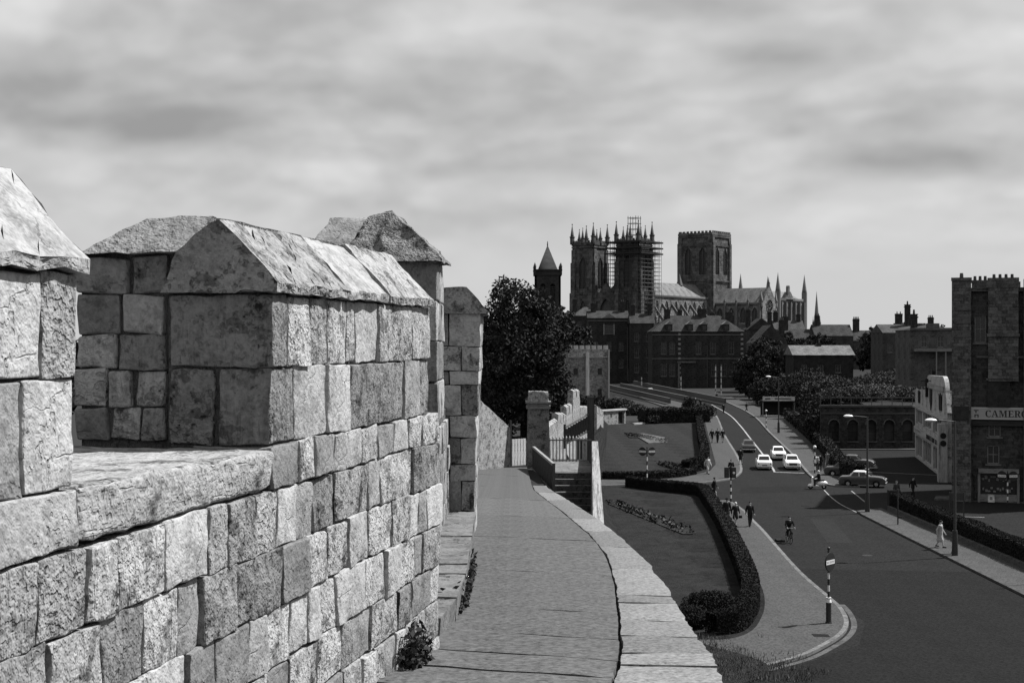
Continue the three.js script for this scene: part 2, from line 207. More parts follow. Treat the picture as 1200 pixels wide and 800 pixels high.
{ // the wall steps back, then a tall merlon and a corner pier, standing square to the walk
  const rec = part('parapet_wall', merge([box(0.7, 1.5, 8.2, -1.0, 11.6, -12.1), box(0.8, 11, 9, -1.0, 5.6, -12.3)]), mortar, scene);
  for (let c = 0; c < 5; c++) { let z = -8.1; while (z > -14) { const w = lerp(0.18, 0.4, rw()); stone('stone', -0.90, -0.625 + rw() * 0.02, 11.0 + c * 0.25, 11.25 + c * 0.25, z - w, z, pick(limestones, rw), rec, rw, { gz: 0.012, cell: 0.07, skip: [0] }); z -= w; } }
  inWall(rec);
  const m3 = part('merlon', box(0.92, 1.25, 1.0, -1.03, 13.02, -10.98), mortar, scene);
  for (let c = 0; c < 4; c++) { const y = 12.4 + c * 0.30; let x = -1.53; while (x < -0.56) { let w = lerp(0.2, 0.42, rw()); if (x + w > -0.72) w = -0.545 - x; stone('stone', x, x + w, y, y + 0.30, -10.72, -10.44 + rw() * 0.012, pick(limestones, rw), m3, rw, { cell: 0.06 }); x += w; } for (let z = -10.73; z > -11.45; z -= 0.36) stone('stone', -0.86, -0.545, y, y + 0.30, z - 0.36, z, pick(limestones, rw), m3, rw, { cell: 0.06, gz: 0.012 }); }
  part('coping_stone', rough([[-1.60, 13.60, -10.62], [-1.0, 13.60, -10.55], [-1.60, 13.60, -11.6], [-0.95, 13.60, -11.6], [-1.40, 13.95, -10.95], [-1.02, 13.955, -10.90], [-1.40, 13.95, -11.3], [-1.0, 13.955, -11.3]], rw, { amp: 0.011, edge: 0.07 }), stoneMat(0.34, 3), m3);
  part('coping_stone', rough([[-1.27, 13.60, -10.36], [-0.50, 13.585, -10.36], [-0.48, 13.60, -11.3], [-1.0, 13.61, -11.3], [-1.06, 13.95, -10.62], [-0.90, 13.965, -10.60], [-0.88, 13.96, -11.0], [-0.60, 13.72, -10.75]], rw, { amp: 0.017, edge: 0.05, freq: 1.2 }), stoneMat(0.32, 0, 0.6, 0.03), m3);
  inWall(m3);
  const pier = part('pier', box(0.62, 2.3, 1.1, -0.72, 12.2, -14.62), mortar, scene);
  let y = 11.05, k = 0; for (const h of [0.28, 0.30, 0.16, 0.26, 0.22, 0.30, 0.14, 0.24, 0.34]) { const lean = 0.035 * (y - 11), cut = k++ % 2 ? -0.50 : -0.62; for (const [a, b] of [[-1.06, cut], [cut, -0.375 + lean]]) stone('stone', a, b, y, y + h, -14.4, -14.0 + rw() * 0.02, pick(limestones, rw), pier, rw, { cell: 0.06, amp: 0.009 }); for (const [a, b] of [[-14.8, -14.4], [-15.2, -14.8]]) stone('stone', -0.75, -0.375 + lean, y, y + h, a, b, pick(limestones, rw), pier, rw, { cell: 0.07, gz: 0.012 }); y += h; }
  part('coping_stone', rough([[-0.24, 13.27, -13.95], [-0.24, 13.29, -13.95], [-0.45, 13.53, -13.95], [-1.1, 13.53, -13.95], [-1.1, 13.27, -13.95], [-0.24, 13.27, -15.2], [-0.45, 13.53, -15.2], [-1.1, 13.53, -15.2]], rw, { amp: 0.012, edge: 0.07 }), stoneMat(0.42, 0), pier);
  inWall(pier);
  // low stone bench along the foot of the recess
  const led = part('bench_ledge', merge([box(0.2, 0.7, 5.3, -0.54, 10.98, -11.3)]), mortar, scene);
  const cz = [-8.55, -9.25, -10.2, -10.65, -12.2, -13.95], xr = [-0.43, -0.36, -0.335, -0.335, -0.345, -0.36]; for (let i = 0; i < 5; i++) part('ledge_slab', rough([[-0.66, 11.34, cz[i]], [xr[i], 11.34, cz[i]], [xr[i] - 0.02, 11.05, cz[i]], [-0.66, 11.05, cz[i]], [-0.66, 11.33, cz[i + 1] + 0.012], [xr[i + 1], 11.33, cz[i + 1] + 0.012], [xr[i + 1] - 0.02, 11.0, cz[i + 1] + 0.012], [-0.66, 11.0, cz[i + 1] + 0.012]], rw, { amp: 0.006, edge: 0.09 }), stoneMat(0.20, 3, 1.1), led);
  inWall(led);
  // parapet carrying on beyond the pier, down to the head of the steps, its end ramped
  const far = [], ds = [15, 20, 26, 32, 38, 42]; const px = d => -0.42 - (d - 15) * 0.029;
  for (let i = 0; i < ds.length - 1; i++) { const a = ds[i], b = ds[i + 1], A = walkY(a) + 1.15, B = walkY(b) + 1.15; far.push(rough([[px(a) - 0.35, 8, -a], [px(a) - 0.8, 8, -a], [px(a) - 0.35, A, -a], [px(a) - 0.8, A, -a], [px(b) - 0.35, 7, -b], [px(b) - 0.8, 7, -b], [px(b) - 0.35, B, -b], [px(b) - 0.8, B, -b]], rw, { edge: 0.5, amp: 0.02 })); }
  inWall(part('parapet_wall', merge(far), stoneMat(0.36, 0, 1.2), scene));
  const ramp = part('ramped_end', rough([[-1.75, 8.6, -40.6], [-0.06, 8.6, -44.6], [-1.75, 11.35, -40.6], [-0.93, 11.25, -42.2], [-0.06, 10.3, -44.6], [-2.3, 8.6, -41], [-0.35, 8.6, -45.4], [-2.3, 11.35, -41], [-0.35, 10.3, -45.4]], rw, { edge: 0.3, amp: 0.012 }), stoneMat(0.40, 0, 1.2), scene);
  inWall(ramp);
}
// ---- the walk: flags and the edging course, each a slab of its own
const walk = ground('wall_walk', (() => { const p = []; for (const [d] of PROFILE) { const e = Math.min(d, 46); if (p.length && p[p.length - 1][0] === e) continue; p.push([e]); } const v = [], ix = []; const ds = []; for (let d = -2; d <= 46; d += 1) ds.push(d); ds.forEach((d, i) => { const l = table(walkL, d) - 1.1, rr = table(walkR, d) - 0.03, y = walkY(d) - 0.05; for (const [x, Y] of [[l, y - 3], [l, y], [rr, y], [rr, y - 3.2]]) v.push(x, Y, -d); if (i) for (let k = 0; k < 3; k++) { const a = (i - 1) * 4 + k; ix.push(a, a + 1, a + 4, a + 1, a + 5, a + 4); } }); const g = new THREE.BufferGeometry(); g.setAttribute('position', new THREE.Float32BufferAttribute(v, 3)); g.setIndex(ix); const n = g.toNonIndexed(); n.computeVertexNormals(); return boxUV(n); })(), gritMat(0.03, 1, 0.01));
{
  const flagMats = [0.116, 0.109, 0.121, 0.113].map((v, i) => M(v, 0.95, { map: rep(pathC, 0.95 + i * 0.13), bumpMap: rep(gritH, 0.5 + 0.1 * i), bumpScale: 0.003 })), edgeMats = [0.20, 0.17, 0.23].map((v, i) => M(v, 0.95, { map: rep(pathC, 0.7 + i * 0.1), bumpMap: rep(stoneBump[3], 0.8), bumpScale: 0.006 }));
  function flag(name, L0, R0, L1, R1, skew, mats, r, th) { const tx = (r() - 0.5) * 0.014, tz = (r() - 0.5) * 0.014, sd = r() * 50; // corners at two depths; top follows the walk
    const nu = 8, nv = 8, pos = [], ix = [], uv = []; const up = (i, j, t) => { const s = i / nu, e = j / nv, d = lerp(L0[1], L1[1], e) * (1 - s) + lerp(R0[1], R1[1], e) * s, fx = t => lerp(L0[2](d), L0[3](d), s); const x = lerp(L0[2](d) + 0.008, L0[3](d) - 0.008, s); const ed = Math.min(s, 1 - s, e, 1 - e) < 0.01; return [x + (ed ? (th > 0.2 && s > 0.9 ? 0.02 : 0.012) * (N(x * 3, d * 5, 2) + 0.5 * N(x * 9, d * 15, 4)) : 0), walkY(d) + t + tx * (s - 0.5) + tz * (e - 0.5) + (t > -0.05 ? 0.008 * N(x * 4, d * 4, sd) - (ed ? 0.006 : 0) : 0), -d]; };
    for (let j = 0; j <= nv; j++) for (let i = 0; i <= nu; i++) { const p = up(i, j, 0); pos.push(...p); uv.push(p[0], p[2]); }
    for (let j = 0; j < nv; j++) for (let i = 0; i < nu; i++) { const a = j * (nu + 1) + i; ix.push(a, a + 1, a + nu + 1, a + 1, a + nu + 2, a + nu + 1); }
    const rim = []; for (let i = 0; i <= nu; i++) rim.push([i, 0]); for (let j = 1; j <= nv; j++) rim.push([nu, j]); for (let i = nu - 1; i >= 0; i--) rim.push([i, nv]); for (let j = nv - 1; j >= 0; j--) rim.push([0, j]);
    const b = pos.length / 3; rim.forEach(([i, j]) => { const p = up(i, j, 0), q = up(i, j, 0); pos.push(...p, q[0], q[1] - th, q[2]); uv.push(p[0] + p[2], p[1], p[0] + p[2], q[1] - th); }); for (let k = 0; k < rim.length - 1; k++) { const a = b + k * 2; ix.push(a, a + 1, a + 2, a + 1, a + 3, a + 2); }
    const g = new THREE.BufferGeometry(); g.setAttribute('position', new THREE.Float32BufferAttribute(pos, 3)); g.setAttribute('uv', new THREE.Float32BufferAttribute(uv, 2)); g.setIndex(ix); const n = g.toNonIndexed(); n.computeVertexNormals(); part(name, toCreasedNormals(n, 0.6), pick(mats, r), walk);
  }
  const r = mulberry(77), L = d => table(walkL, d) - 0.25, J = d => table(walkJ, d), R = d => table(walkR, d);
  const cuts = [-1.5, -0.6, 0.4, 1.3, 2.3, 3.2, 4.2, 5.1, 5.95, 6.65, 7.26, 7.9, 8.75, 10.05, 12.8, 16.5, 21, 26.5, 33, 39, 45.6];
  for (let i = 0; i < cuts.length - 1; i++) { const sk = 0.05 * cuts[i] * 0.4 + 0.15, sk1 = 0.05 * cuts[i + 1] * 0.4 + 0.15, g = 0.019; const f0 = [0, cuts[i] + sk + g, L, J], f1 = [0, cuts[i + 1] + sk1 - g, L, J]; flag('flagstone', f0, [0, cuts[i] - sk + g], f1, [0, cuts[i + 1] - sk1 - g], 0, flagMats, r, 0.07); }
  const ec = [-1.5, -0.3, 0.9, 2.1, 3.3, 4.5, 5.6, 6.6, 7.38, 7.86, 8.55, 9.35, 10.35, 10.9, 13, 15.2, 17.6, 20.2, 23, 26, 29.5, 33.5];
  for (let i = 0; i < ec.length - 1; i++) { const JJ = d => J(d) + 0.004 + 0.014 * N(d * 2.1, 1.5, 0) + 0.006 * N(d * 9, 4, 0); flag('edging_stone', [0, ec[i] + 0.03, JJ, R], [0, ec[i] - 0.03], [0, ec[i + 1] + 0.015, JJ, R], [0, ec[i + 1] - 0.045], 0, edgeMats, r, 0.26); }
}

// ---------------------------------------------------------------- ground, rampart, road, pavements, lawns
const asphalt = speckMat(0.021, 3.5, 0.004), paving = M(0.080, 1, { map: rep(pathC, 3.1), bumpMap: rep(gritH, 2), bumpScale: 0.004 }), turf = M(0.033, 1, { map: rep(gritC, 5), bumpMap: rep(gritH, 1.5), bumpScale: 0.05 }), rampartGrass = M(0.028, 1, { map: rep(gritC, 4), bumpMap: rep(gritH, 1.2), bumpScale: 0.08 }), kerbMat = gritMat(0.17, 2, 0.004), whitePaint = gritMat(0.36, 2, 0.002), soil = gritMat(0.03, 2, 0.03);
ground('ground', new THREE.PlaneGeometry(12000, 12000).rotateX(-Math.PI / 2).translate(0, -0.06, -1500), M(0.03, 1));
{ // grassed rampart under the wall
  const rows = [[-3, 0.9, 8.0, 6.2, 11.3], [6, 1.05, 8.0, 6.2, 11.3], [14, 0.95, 7.6, 6.2, 10.7], [30, 1.2, 6.6, 6.2, 9.4], [44, 2.95, 6.2, 6.4, 8.7], [52, 2.9, 6.8, 6.6, 8.0], [70, 3.2, 6.0, 6.8, 6.6], [95, 3.9, 4.6, 7.2, 5.0], [130, 5.0, 2.9, 8.3, 2.9], [180, 11.2, 2.2, 12.0, 2.2], [230, 14.6, 1.2, 15.6, 1.2]];
  const v = [], ix = []; rows.forEach(([d, xr, yr, xf, yc], i) => { const n = 10, P = [[-22, 0], [-4 + xr * 0.3, yc - 3], [-1.3 + xr * 0.5 - (d > 40 ? 0.6 : 0), yc - 1.6], [xr - 0.25, Math.min(yc - 1.4, yr + 0.4)], [xr, yr]]; for (let k = 1; k <= 6; k++) { const t = k / 6; P.push([lerp(xr, xf, t) + 0.1 * Math.sin(d + k), yr * Math.pow(1 - t, 1.15) + 0.02]); } for (const [x, y] of P) v.push(x, y, -d); if (i) for (let k = 0; k < P.length - 1; k++) { const a = (i - 1) * P.length + k; ix.push(a, a + 1, a + P.length, a + 1, a + P.length + 1, a + P.length); } });
  const g = new THREE.BufferGeometry(); g.setAttribute('position', new THREE.Float32BufferAttribute(v, 3)); g.setIndex(ix); const n = g.toNonIndexed(); n.computeVertexNormals(); ground('rampart_bank', boxUV(n), rampartGrass);
}
// carriageway: the main street, the junction and the yard before the public house
ground('road', poly([[4, -10], [60, -10], [60, -158], [50, -172], [33, -172], [48, -250], [50, -320], [36, -452], [24, -452], [24, -352], [33, -268], [20, -150], [4, -138]], -0.05, 0), asphalt);
const sp = (l, n = 40) => spline(l, n);
const pavL = sp([[16.37, -114.661], [17.287, -115.271], [17.685, -110.005], [17.354, -102.222], [17.158, -97.617], [16.095, -79.381], [15.98, -71.997], [15.889, -68.797], [15.349, -65.274], [14.507, -62.814], [13.254, -60.534], [11.946, -58.57], [10.434, -57.029], [9.43, -56.142]], 60);
const hedgeEdge = sp([[16.571, -119.071], [16.216, -111.706], [15.624, -101.742], [14.498, -89.181], [13.52, -78.804], [12.742, -71.758], [11.72, -66.68], [10.4, -62.814], [9.233, -61.565], [7.94, -61.565]], 40);
ground('pavement', poly([...pavL, [7, -56], [7, -60], ...hedgeEdge.slice().reverse()], -0.02, 0.12), paving);
ground('kerb', ribbon(offset(pavL, -0.0), 0.22, -0.02, 0.126), kerbMat);
const pavN = sp([[7, -127.2], [11.154, -128.231], [15.476, -128.994], [19.939, -132.951], [22.167, -138.917], [24.028, -149.455], [29.018, -193.491], [37.395, -267.543], [37.753, -296.863]], 50);
ground('pavement', poly([...pavN, [33, -330], [29, -330], [31.255, -230.543], [21.428, -149.455], [19.712, -141.641], [16.149, -134.602], [12.683, -132.14], [7, -133]], -0.02, 0.12), paving);
ground('kerb', ribbon(pavN, 0.25, -0.02, 0.126), kerbMat);
const pavR = sp([[47.273, -328.348], [42.477, -251.988], [36.472, -200.657], [32.158, -162.94], [28.681, -135.444], [28.506, -130.548], [29.059, -127.476], [31.018, -126.731]], 40);
ground('pavement', poly([...pavR, [31.6, -137], [36.3, -168], [46.3, -241], [51, -330]], -0.02, 0.12), paving);
ground('kerb', ribbon(pavR, 0.25, -0.02, 0.126), kerbMat);
const pavS = [[28.6, -110], [26.4, -108.2], [26.25, -106], [26.2, -94], [26.2, -72], [26.4, -45]];
ground('pavement', poly([...pavS, [29.0, -45], [29.0, -96.7]], -0.02, 0.12), paving);
ground('kerb', ribbon(pavS, 0.28, -0.02, 0.126), gritMat(0.09, 2));
ground('pavement', poly([[35.5, -119], [34.6, -116.5], [46, -112.4], [60, -108], [60, -118]], -0.02, 0.12), gritMat(0.10, 4));
ground('pavement', poly([[39, -171.5], [49.5, -171.5], [49.5, -169.8], [39, -169.8]], -0.02, 0.12), paving);
// painted lines
ground('centre_line', ribbon(sp([[41.108, -292.851], [38.547, -251.988], [35.192, -218.899], [32.097, -191.779], [28.955, -164.174], [26.698, -145.443], [26.17, -141.641]]), 0.2, 0.0, 0.006), whitePaint);
ground('stop_line', ribbon([[26.2, -141.6], [28.9, -140.6]], 0.35, 0.0, 0.007), whitePaint);
ground('edge_line', ribbon(sp([[27.345, -124.546], [26.639, -118.421], [26.272, -113.461], [26.26, -108.355]]), 0.10, 0.0, 0.006), gritMat(0.34, 2));
ground('edge_line', ribbon([[29.566, -123.834], [28.628, -115.271]], 0.12, 0.0, 0.006), gritMat(0.26, 2));
ground('edge_line', ribbon([[35.686, -141.641], [42.064, -138.032]], 0.22, 0.0, 0.006), gritMat(0.26, 2));
ground('edge_line', ribbon([[32.976, -105.712], [34.961, -105.199]], 0.16, 0.0, 0.006), gritMat(0.34, 2));
ground('gutter', ribbon(offset(pavL.slice(30, 59), -0.36), 0.26, 0.0, 0.005), gritMat(0.10, 2));
ground('road_patch', poly([[15.6, -84], [16.4, -81.5], [26.1, -80.2], [26.1, -62], [26.3, -40], [9, -40], [11, -56.5], [14.9, -61], [16.4, -66], [16.2, -74]], 0, 0.004), speckMat(0.0165, 3.1, 0.004));
ground('road_patch', poly([[19.5, -122], [26.5, -123.5], [27.2, -128], [20.5, -127]], 0, 0.004), speckMat(0.0175, 2.7, 0.004));
ground('road_patch', poly([[20.4, -92], [22.0, -91.6], [23.4, -104], [21.9, -104.4]], 0, 0.004), speckMat(0.026, 2.3, 0.004));
ground('manhole_cover', new THREE.CylinderGeometry(0.32, 0.32, 0.012, 20).translate(21.6, 0.0, -86.5), speckMat(0.05, 0.4, 0.01)); ground('manhole_cover', new THREE.CylinderGeometry(0.32, 0.32, 0.012, 20).translate(23.2, 0.0, -112.5), speckMat(0.015, 0.4, 0.01));
ground('drain_cover', poly([[13.2, -62.7], [13.9, -62.6], [13.9, -62.0], [13.2, -62.1]], 0.1, 0.126), speckMat(0.02, 0.4, 0.01)); ground('drain_cover', poly([[17.2, -93], [17.7, -93], [17.7, -92.2], [17.2, -92.2]], 0.0, 0.126), speckMat(0.03, 0.4, 0.01));
// lawns with flower beds
const lawnMat2 = M(0.027, 1, { map: rep(gritC, 6), bumpMap: rep(gritH, 1.5), bumpScale: 0.05 });
ground('lawn', poly([[10.706, -127.476], ...hedgeEdge, [5, -61.6], [5, -128]], -0.04, 0.10), lawnMat2);
ground('lawn', poly([[8.402, -132.14], [12.683, -132.14], [16.149, -134.602], [19.712, -141.641], [21.428, -149.455], [31.255, -230.543], [13, -232], [8, -180]], -0.04, 0.10), turf);
ground('flower_bed', poly([[16.83, -193.491], [18.128, -198.817], [20.412, -190.096], [19.283, -180.592], [17.19, -179.099]], 0.0, 0.22), gritMat(0.16, 1, 0.08));
ground('flower_bed', poly([[15.67, -193.491], [17.609, -197.009], [16.763, -190.096], [15.737, -190.096]], 0.0, 0.2), soil);
ground('flower_bed', poly([[15.331, -149.455], [16.586, -149.455], [17.477, -143.517], [16.185, -143.517]], 0.0, 0.25), soil);
ground('flower_bed', poly([[7.583, -112.87], [8.484, -114.058], [12.063, -97.617], [12.088, -95.048], [11.404, -95.048]], 0.0, 0.16), gritMat(0.035, 2, 0.03));
ground('path_edging', ribbon([[8.26, -112.87], [10.676, -104.691], [11.712, -97.617]], 0.35, 0.1, 0.17), gritMat(0.10, 1));
{ const r = mulberry(222), beds = [[17.062, -193.491, 19.336, -182.109, 0.22, 0.13], [16.045, -195.234, 17.027, -191.779, 0.2, 0.03], [15.493, -148.432, 17.219, -143.517, 0.25, 0.03], [7.895, -113.461, 11.787, -96.316, 0.16, 0.03]]; for (const [x0, z0, x1, z1, y, c] of beds) { const n = 420, t = tag(part(numbered('bedding_plants'), leafMesh(n, () => { const u = r(); return [lerp(x0, x1, u) + (r() - 0.5) * 1.4, y + r() * 0.25, lerp(z0, z1, u) + (r() - 0.5) * 3]; }, 0.08, 0.2, r), M(c, 1), scene), null, null, null, 'stuff'); } }
ground('river_bank', poly([[-40, -300], [24, -300], [24, -460], [-40, -460]], -0.05, 0.3), rampartGrass);
ground('bridge_parapet', merge([beam([37.0, 0.9, -300], [30.2, 0.9, -395], 0.4, 1.1), beam([32.2, 0.9, -290], [25, 0.9, -395], 0.4, 1.1), beam([43.5, 0.9, -290], [36, 0.9, -420], 0.4, 1.1)]), gritMat(0.11, 3));

// ---------------------------------------------------------------- foliage, buildings, figures: makers
function leafMesh(n, sample, s0, s1, r) { // n leaf sprays, each a folded pair of faces, spread by sample()
  const pos = new Float32Array(n * 18), nor = new Float32Array(n * 18); const a = new THREE.Vector3(), b = new THREE.Vector3(), c = new THREE.Vector3();
  for (let i = 0; i < n; i++) { const p = sample(r), s = lerp(s0, s1, r()); a.set(r() - 0.5, r() - 0.5, r() - 0.5).normalize(); b.set(r() - 0.5, r() - 0.5, r() - 0.5).cross(a).normalize(); c.crossVectors(a, b);
    const v = [[-1, 0], [0, -0.45], [1, 0.1], [-1, 0], [1, 0.1], [0.1, 0.5]]; v.forEach(([u, w], k) => { const o = i * 18 + k * 3, f = k === 1 || k === 5 ? 0.22 * s : 0; for (let q = 0; q < 3; q++) { const d = 'xyz'[q]; pos[o + q] = p[q] + a[d] * u * s + b[d] * w * s + c[d] * f; nor[o + q] = c[d]; } }); }
  const g = new THREE.BufferGeometry(); g.setAttribute('position', new THREE.BufferAttribute(pos, 3)); g.setAttribute('normal', new THREE.BufferAttribute(nor, 3)); g.setAttribute('uv', new THREE.BufferAttribute(new Float32Array(n * 12), 2)); return g;
}
const leafDark = M(0.034, 1), leafMid = M(0.055, 1), leafPale = M(0.085, 1), bark = gritMat(0.05, 1, 0.02);
function inLobe(l, r) { let x, y, z, q; do { x = r() * 2 - 1; y = r() * 2 - 1; z = r() * 2 - 1; q = x * x + y * y + z * z; } while (q > 1 || q < 0.12); const k = 1 + 0.16 * Math.sin(x * 9 + l[0] * 5) * Math.cos(z * 8 + y * 7 + l[1]); return [l[0] + x * l[3] * k, l[1] + y * l[4] * k, l[2] + z * l[5] * k]; }
function tree(name, label, pos, lobes, n, s, mat, seed, group, trunkR = 0.3) { // lobes relative to the foot
  const r = mulberry(seed), t = thing(name, label, 'tree', pos, 0, group); let top = 0, cx = 0; for (const l of lobes) { top = Math.max(top, l[1]); } cx = lobes[0][0];
  const limbs = lobes.slice(0, 7).map(l => bar([cx * 0.3, top * 0.28, 0], [l[0], l[1], l[2]], trunkR * 0.35, 6));
  part('trunk', merge([cyl(trunkR, trunkR * 0.6, top * 0.55, 0, -0.1, 0, 9), ...limbs]), bark, t);
  // small clumps gathered round points in each lobe, so that the crown has gaps and shaded hollows
  const vol = lobes.map(l => l[3] * l[4] * l[5]), sum = vol.reduce((a, b) => a + b), clumps = []; lobes.forEach((l, i) => { const m = Math.max(10, Math.round(n / 34 * vol[i] / sum)); for (let k = 0; k < m; k++) { const p = inLobe(l, r); p.push(Math.min(l[3], l[4]) * lerp(0.14, 0.28, r())); clumps.push(p); } });
  part('crown', leafMesh(n, () => { const c = clumps[Math.floor(r() * clumps.length)]; let x, y, z; do { x = r() * 2 - 1; y = r() * 2 - 1; z = r() * 2 - 1; } while (x * x + y * y + z * z > 1); return [c[0] + x * c[3], c[1] + y * c[3] * 0.8, c[2] + z * c[3]]; }, s * 0.6, s, r), mat, t);
  return t;
}
function shrub(name, label, pos, rx, ry, rz, n, s, mat, seed, group) { const r = mulberry(seed), t = thing(name, label, 'shrub', pos, 0, group); const st = []; for (let i = 0; i < 6; i++) st.push(bar([0, -0.03, 0], [(r() - 0.5) * rx * 1.2, ry * lerp(0.7, 1.3, r()), (r() - 0.5) * rz * 1.2], Math.min(0.03, ry * 0.04), 4)); part('stem', merge(st), bark, t); part('foliage', leafMesh(n, () => inLobe([0, ry * 0.95, 0, rx, ry, rz], r), s * 0.6, s, r), mat, t); return t; }
function hedge(label, pts, w, h, n, s, seed, mat = leafDark, y0 = 0.08) {
  const r = mulberry(seed), o = pts[0], rel = pts.map(p => [p[0] - o[0], p[1] - o[1]]), t = thing('hedge', label, 'hedge', [o[0], y0, o[1]]);
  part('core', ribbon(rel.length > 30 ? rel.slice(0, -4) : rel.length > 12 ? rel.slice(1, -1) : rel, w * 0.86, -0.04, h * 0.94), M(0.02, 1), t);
  const L = offset(rel, w / 2), R = offset(rel, -w / 2), seg = rel.length - 1;
  part('foliage', leafMesh(n, () => { const f = r() * seg, i = Math.min(seg - 1, Math.floor(f)), u = f - i, k = r(); const a = [lerp(L[i][0], L[i + 1][0], u), lerp(L[i][1], L[i + 1][1], u)], b = [lerp(R[i][0], R[i + 1][0], u), lerp(R[i][1], R[i + 1][1], u)]; const m = 0.05 * Math.sin(f * 11) * h; if (k < 0.36) return [a[0], r() * h + m, a[1]]; if (k < 0.64) return [b[0], r() * h + m, b[1]]; const q = r(); return [lerp(a[0], b[0], q), h + m, lerp(a[1], b[1], q)]; }, s * 0.6, s, r), mat, t);
  return t;
}
// ---- buildings: local x along the front, z = 0 the front face, y up
function archPath(P, o) { const { x, y, w, h } = o, a = o.arch || 0; P.moveTo(x - w / 2, y); P.lineTo(x - w / 2, y + h - a); if (o.pointed) { P.quadraticCurveTo(x - w / 2, y + h - a * 0.35, x, y + h); P.quadraticCurveTo(x + w / 2, y + h - a * 0.35, x + w / 2, y + h - a); } else if (a) P.absarc(x, y + h - w / 2, w / 2, Math.PI, 0, true); else P.lineTo(x + w / 2, y + h); if (!a) { /* square head */ } else P.lineTo(x + w / 2, y + h - a); P.lineTo(x + w / 2, y); P.closePath(); return P; }
function pierced(outline, openings, t) { const s = new THREE.Shape(outline.map(p => new THREE.Vector2(...p))); for (const o of openings) s.holes.push(archPath(new THREE.Path(), o)); return new THREE.ExtrudeGeometry(s, { depth: t, bevelEnabled: false, curveSegments: 5 }).translate(0, 0, -t); }
const glassDark = M(0.02, 0.25), frameMat = gritMat(0.20, 1), sillMat = gritMat(0.16, 1), sootBrick = blockMat(0.05, 3.2, 0.02), sootStone = blockMat(0.07, 4, 0.03), slate = gritMat(0.055, 3, 0.02), pot = M(0.06);
const winCache = new Map();
function windowAt(parent, o, fm = frameMat, sm = sillMat) {
  const k = [o.w, o.h, o.arch || 0, o.bars || '11', o.pointed ? 1 : 0].join(); let e = winCache.get(k);
  if (!e) { const f = 0.09, s = new THREE.Shape(); archPath(s, { ...o, x: 0, y: 0 }); s.holes.push(archPath(new THREE.Path(), { ...o, x: 0, y: f, w: o.w - 2 * f, h: o.h - 2 * f, arch: o.arch ? Math.max(0.05, o.arch - f) : 0 })); const ring = new THREE.ExtrudeGeometry(s, { depth: 0.08, bevelEnabled: false, curveSegments: 5 }); const b = o.bars || '11', bars = [ring]; for (let i = 1; i <= +b[0]; i++) bars.push(box(0.05, o.h - f - (o.arch || 0) * 0.5, 0.05, -o.w / 2 + o.w * i / (+b[0] + 1), (o.h - (o.arch || 0) * 0.5) / 2, 0.03)); for (let i = 1; i <= +b[1]; i++) bars.push(box(o.w - f, 0.06, 0.045, 0, o.h * i / (+b[1] + 1), 0.03)); const ps = new THREE.Shape(); archPath(ps, { ...o, x: 0, y: 0 }); e = { frame: merge(bars), pane: new THREE.ExtrudeGeometry(ps, { depth: 0.02, bevelEnabled: false, curveSegments: 5 }), sill: box(o.w + 0.3, 0.14, 0.3, 0, -0.07, 0.05) }; winCache.set(k, e); }
  const m = part('window', e.frame, fm, parent, [o.x, o.y, -0.2]); part('pane', e.pane, glassDark, m, [0, 0, -0.01]); if (!o.nosill) part('sill', e.sill, sm, m, [0, 0, 0.12]); return m;
}
function chimney(parent, x, y, z, w, d, h, pots, mat = sootBrick) { const m = part('chimney', merge([box(w, h, d, x, y + h / 2, z), box(w + 0.2, 0.18, d + 0.2, x, y + h - 0.35, z), box(w + 0.14, 0.14, d + 0.14, x, y + h + 0.05, z)]), mat, parent); for (let i = 0; i < pots; i++) part('chimney_pot', cyl(0.17, 0.13, 0.65, 0, 0, 0, 8), pot, m, [x - w / 2 + w * (i + 0.5) / pots, y + h + 0.1, z]); return m; }
function roofGeo(type, w, d, h, o = 0.3) { const a = w / 2 + o, b = d / 2 + o; let P, F; if (type === 'hip') { const k = Math.max(0, a - b * 0.9); P = [[-a, 0, b], [a, 0, b], [a, 0, -b], [-a, 0, -b], [-k, h, 0], [k, h, 0]]; F = [[0, 1, 5], [0, 5, 4], [1, 2, 5], [2, 3, 4], [2, 4, 5], [3, 0, 4], [0, 2, 1], [0, 3, 2]]; } else if (type === 'gable') { P = [[-a, 0, b], [a, 0, b], [a, 0, -b], [-a, 0, -b], [-a, h, 0], [a, h, 0]]; F = [[0, 1, 5], [0, 5, 4], [1, 2, 5], [2, 3, 4], [2, 4, 5], [3, 0, 4], [0, 2, 1], [0, 3, 2]]; } else { P = [[-a, 0, b], [a, 0, b], [a, 0, -b], [-a, 0, -b], [0, h, b], [0, h, -b]]; F = [[0, 1, 4], [1, 2, 5], [1, 5, 4], [2, 3, 5], [3, 0, 4], [3, 4, 5], [0, 2, 1], [0, 3, 2]]; }
  const v = []; for (const f of F) for (const i of f) v.push(...P[i]); const g = new THREE.BufferGeometry(); g.setAttribute('position', new THREE.Float32BufferAttribute(v, 3)); g.computeVertexNormals(); return boxUV(g); }
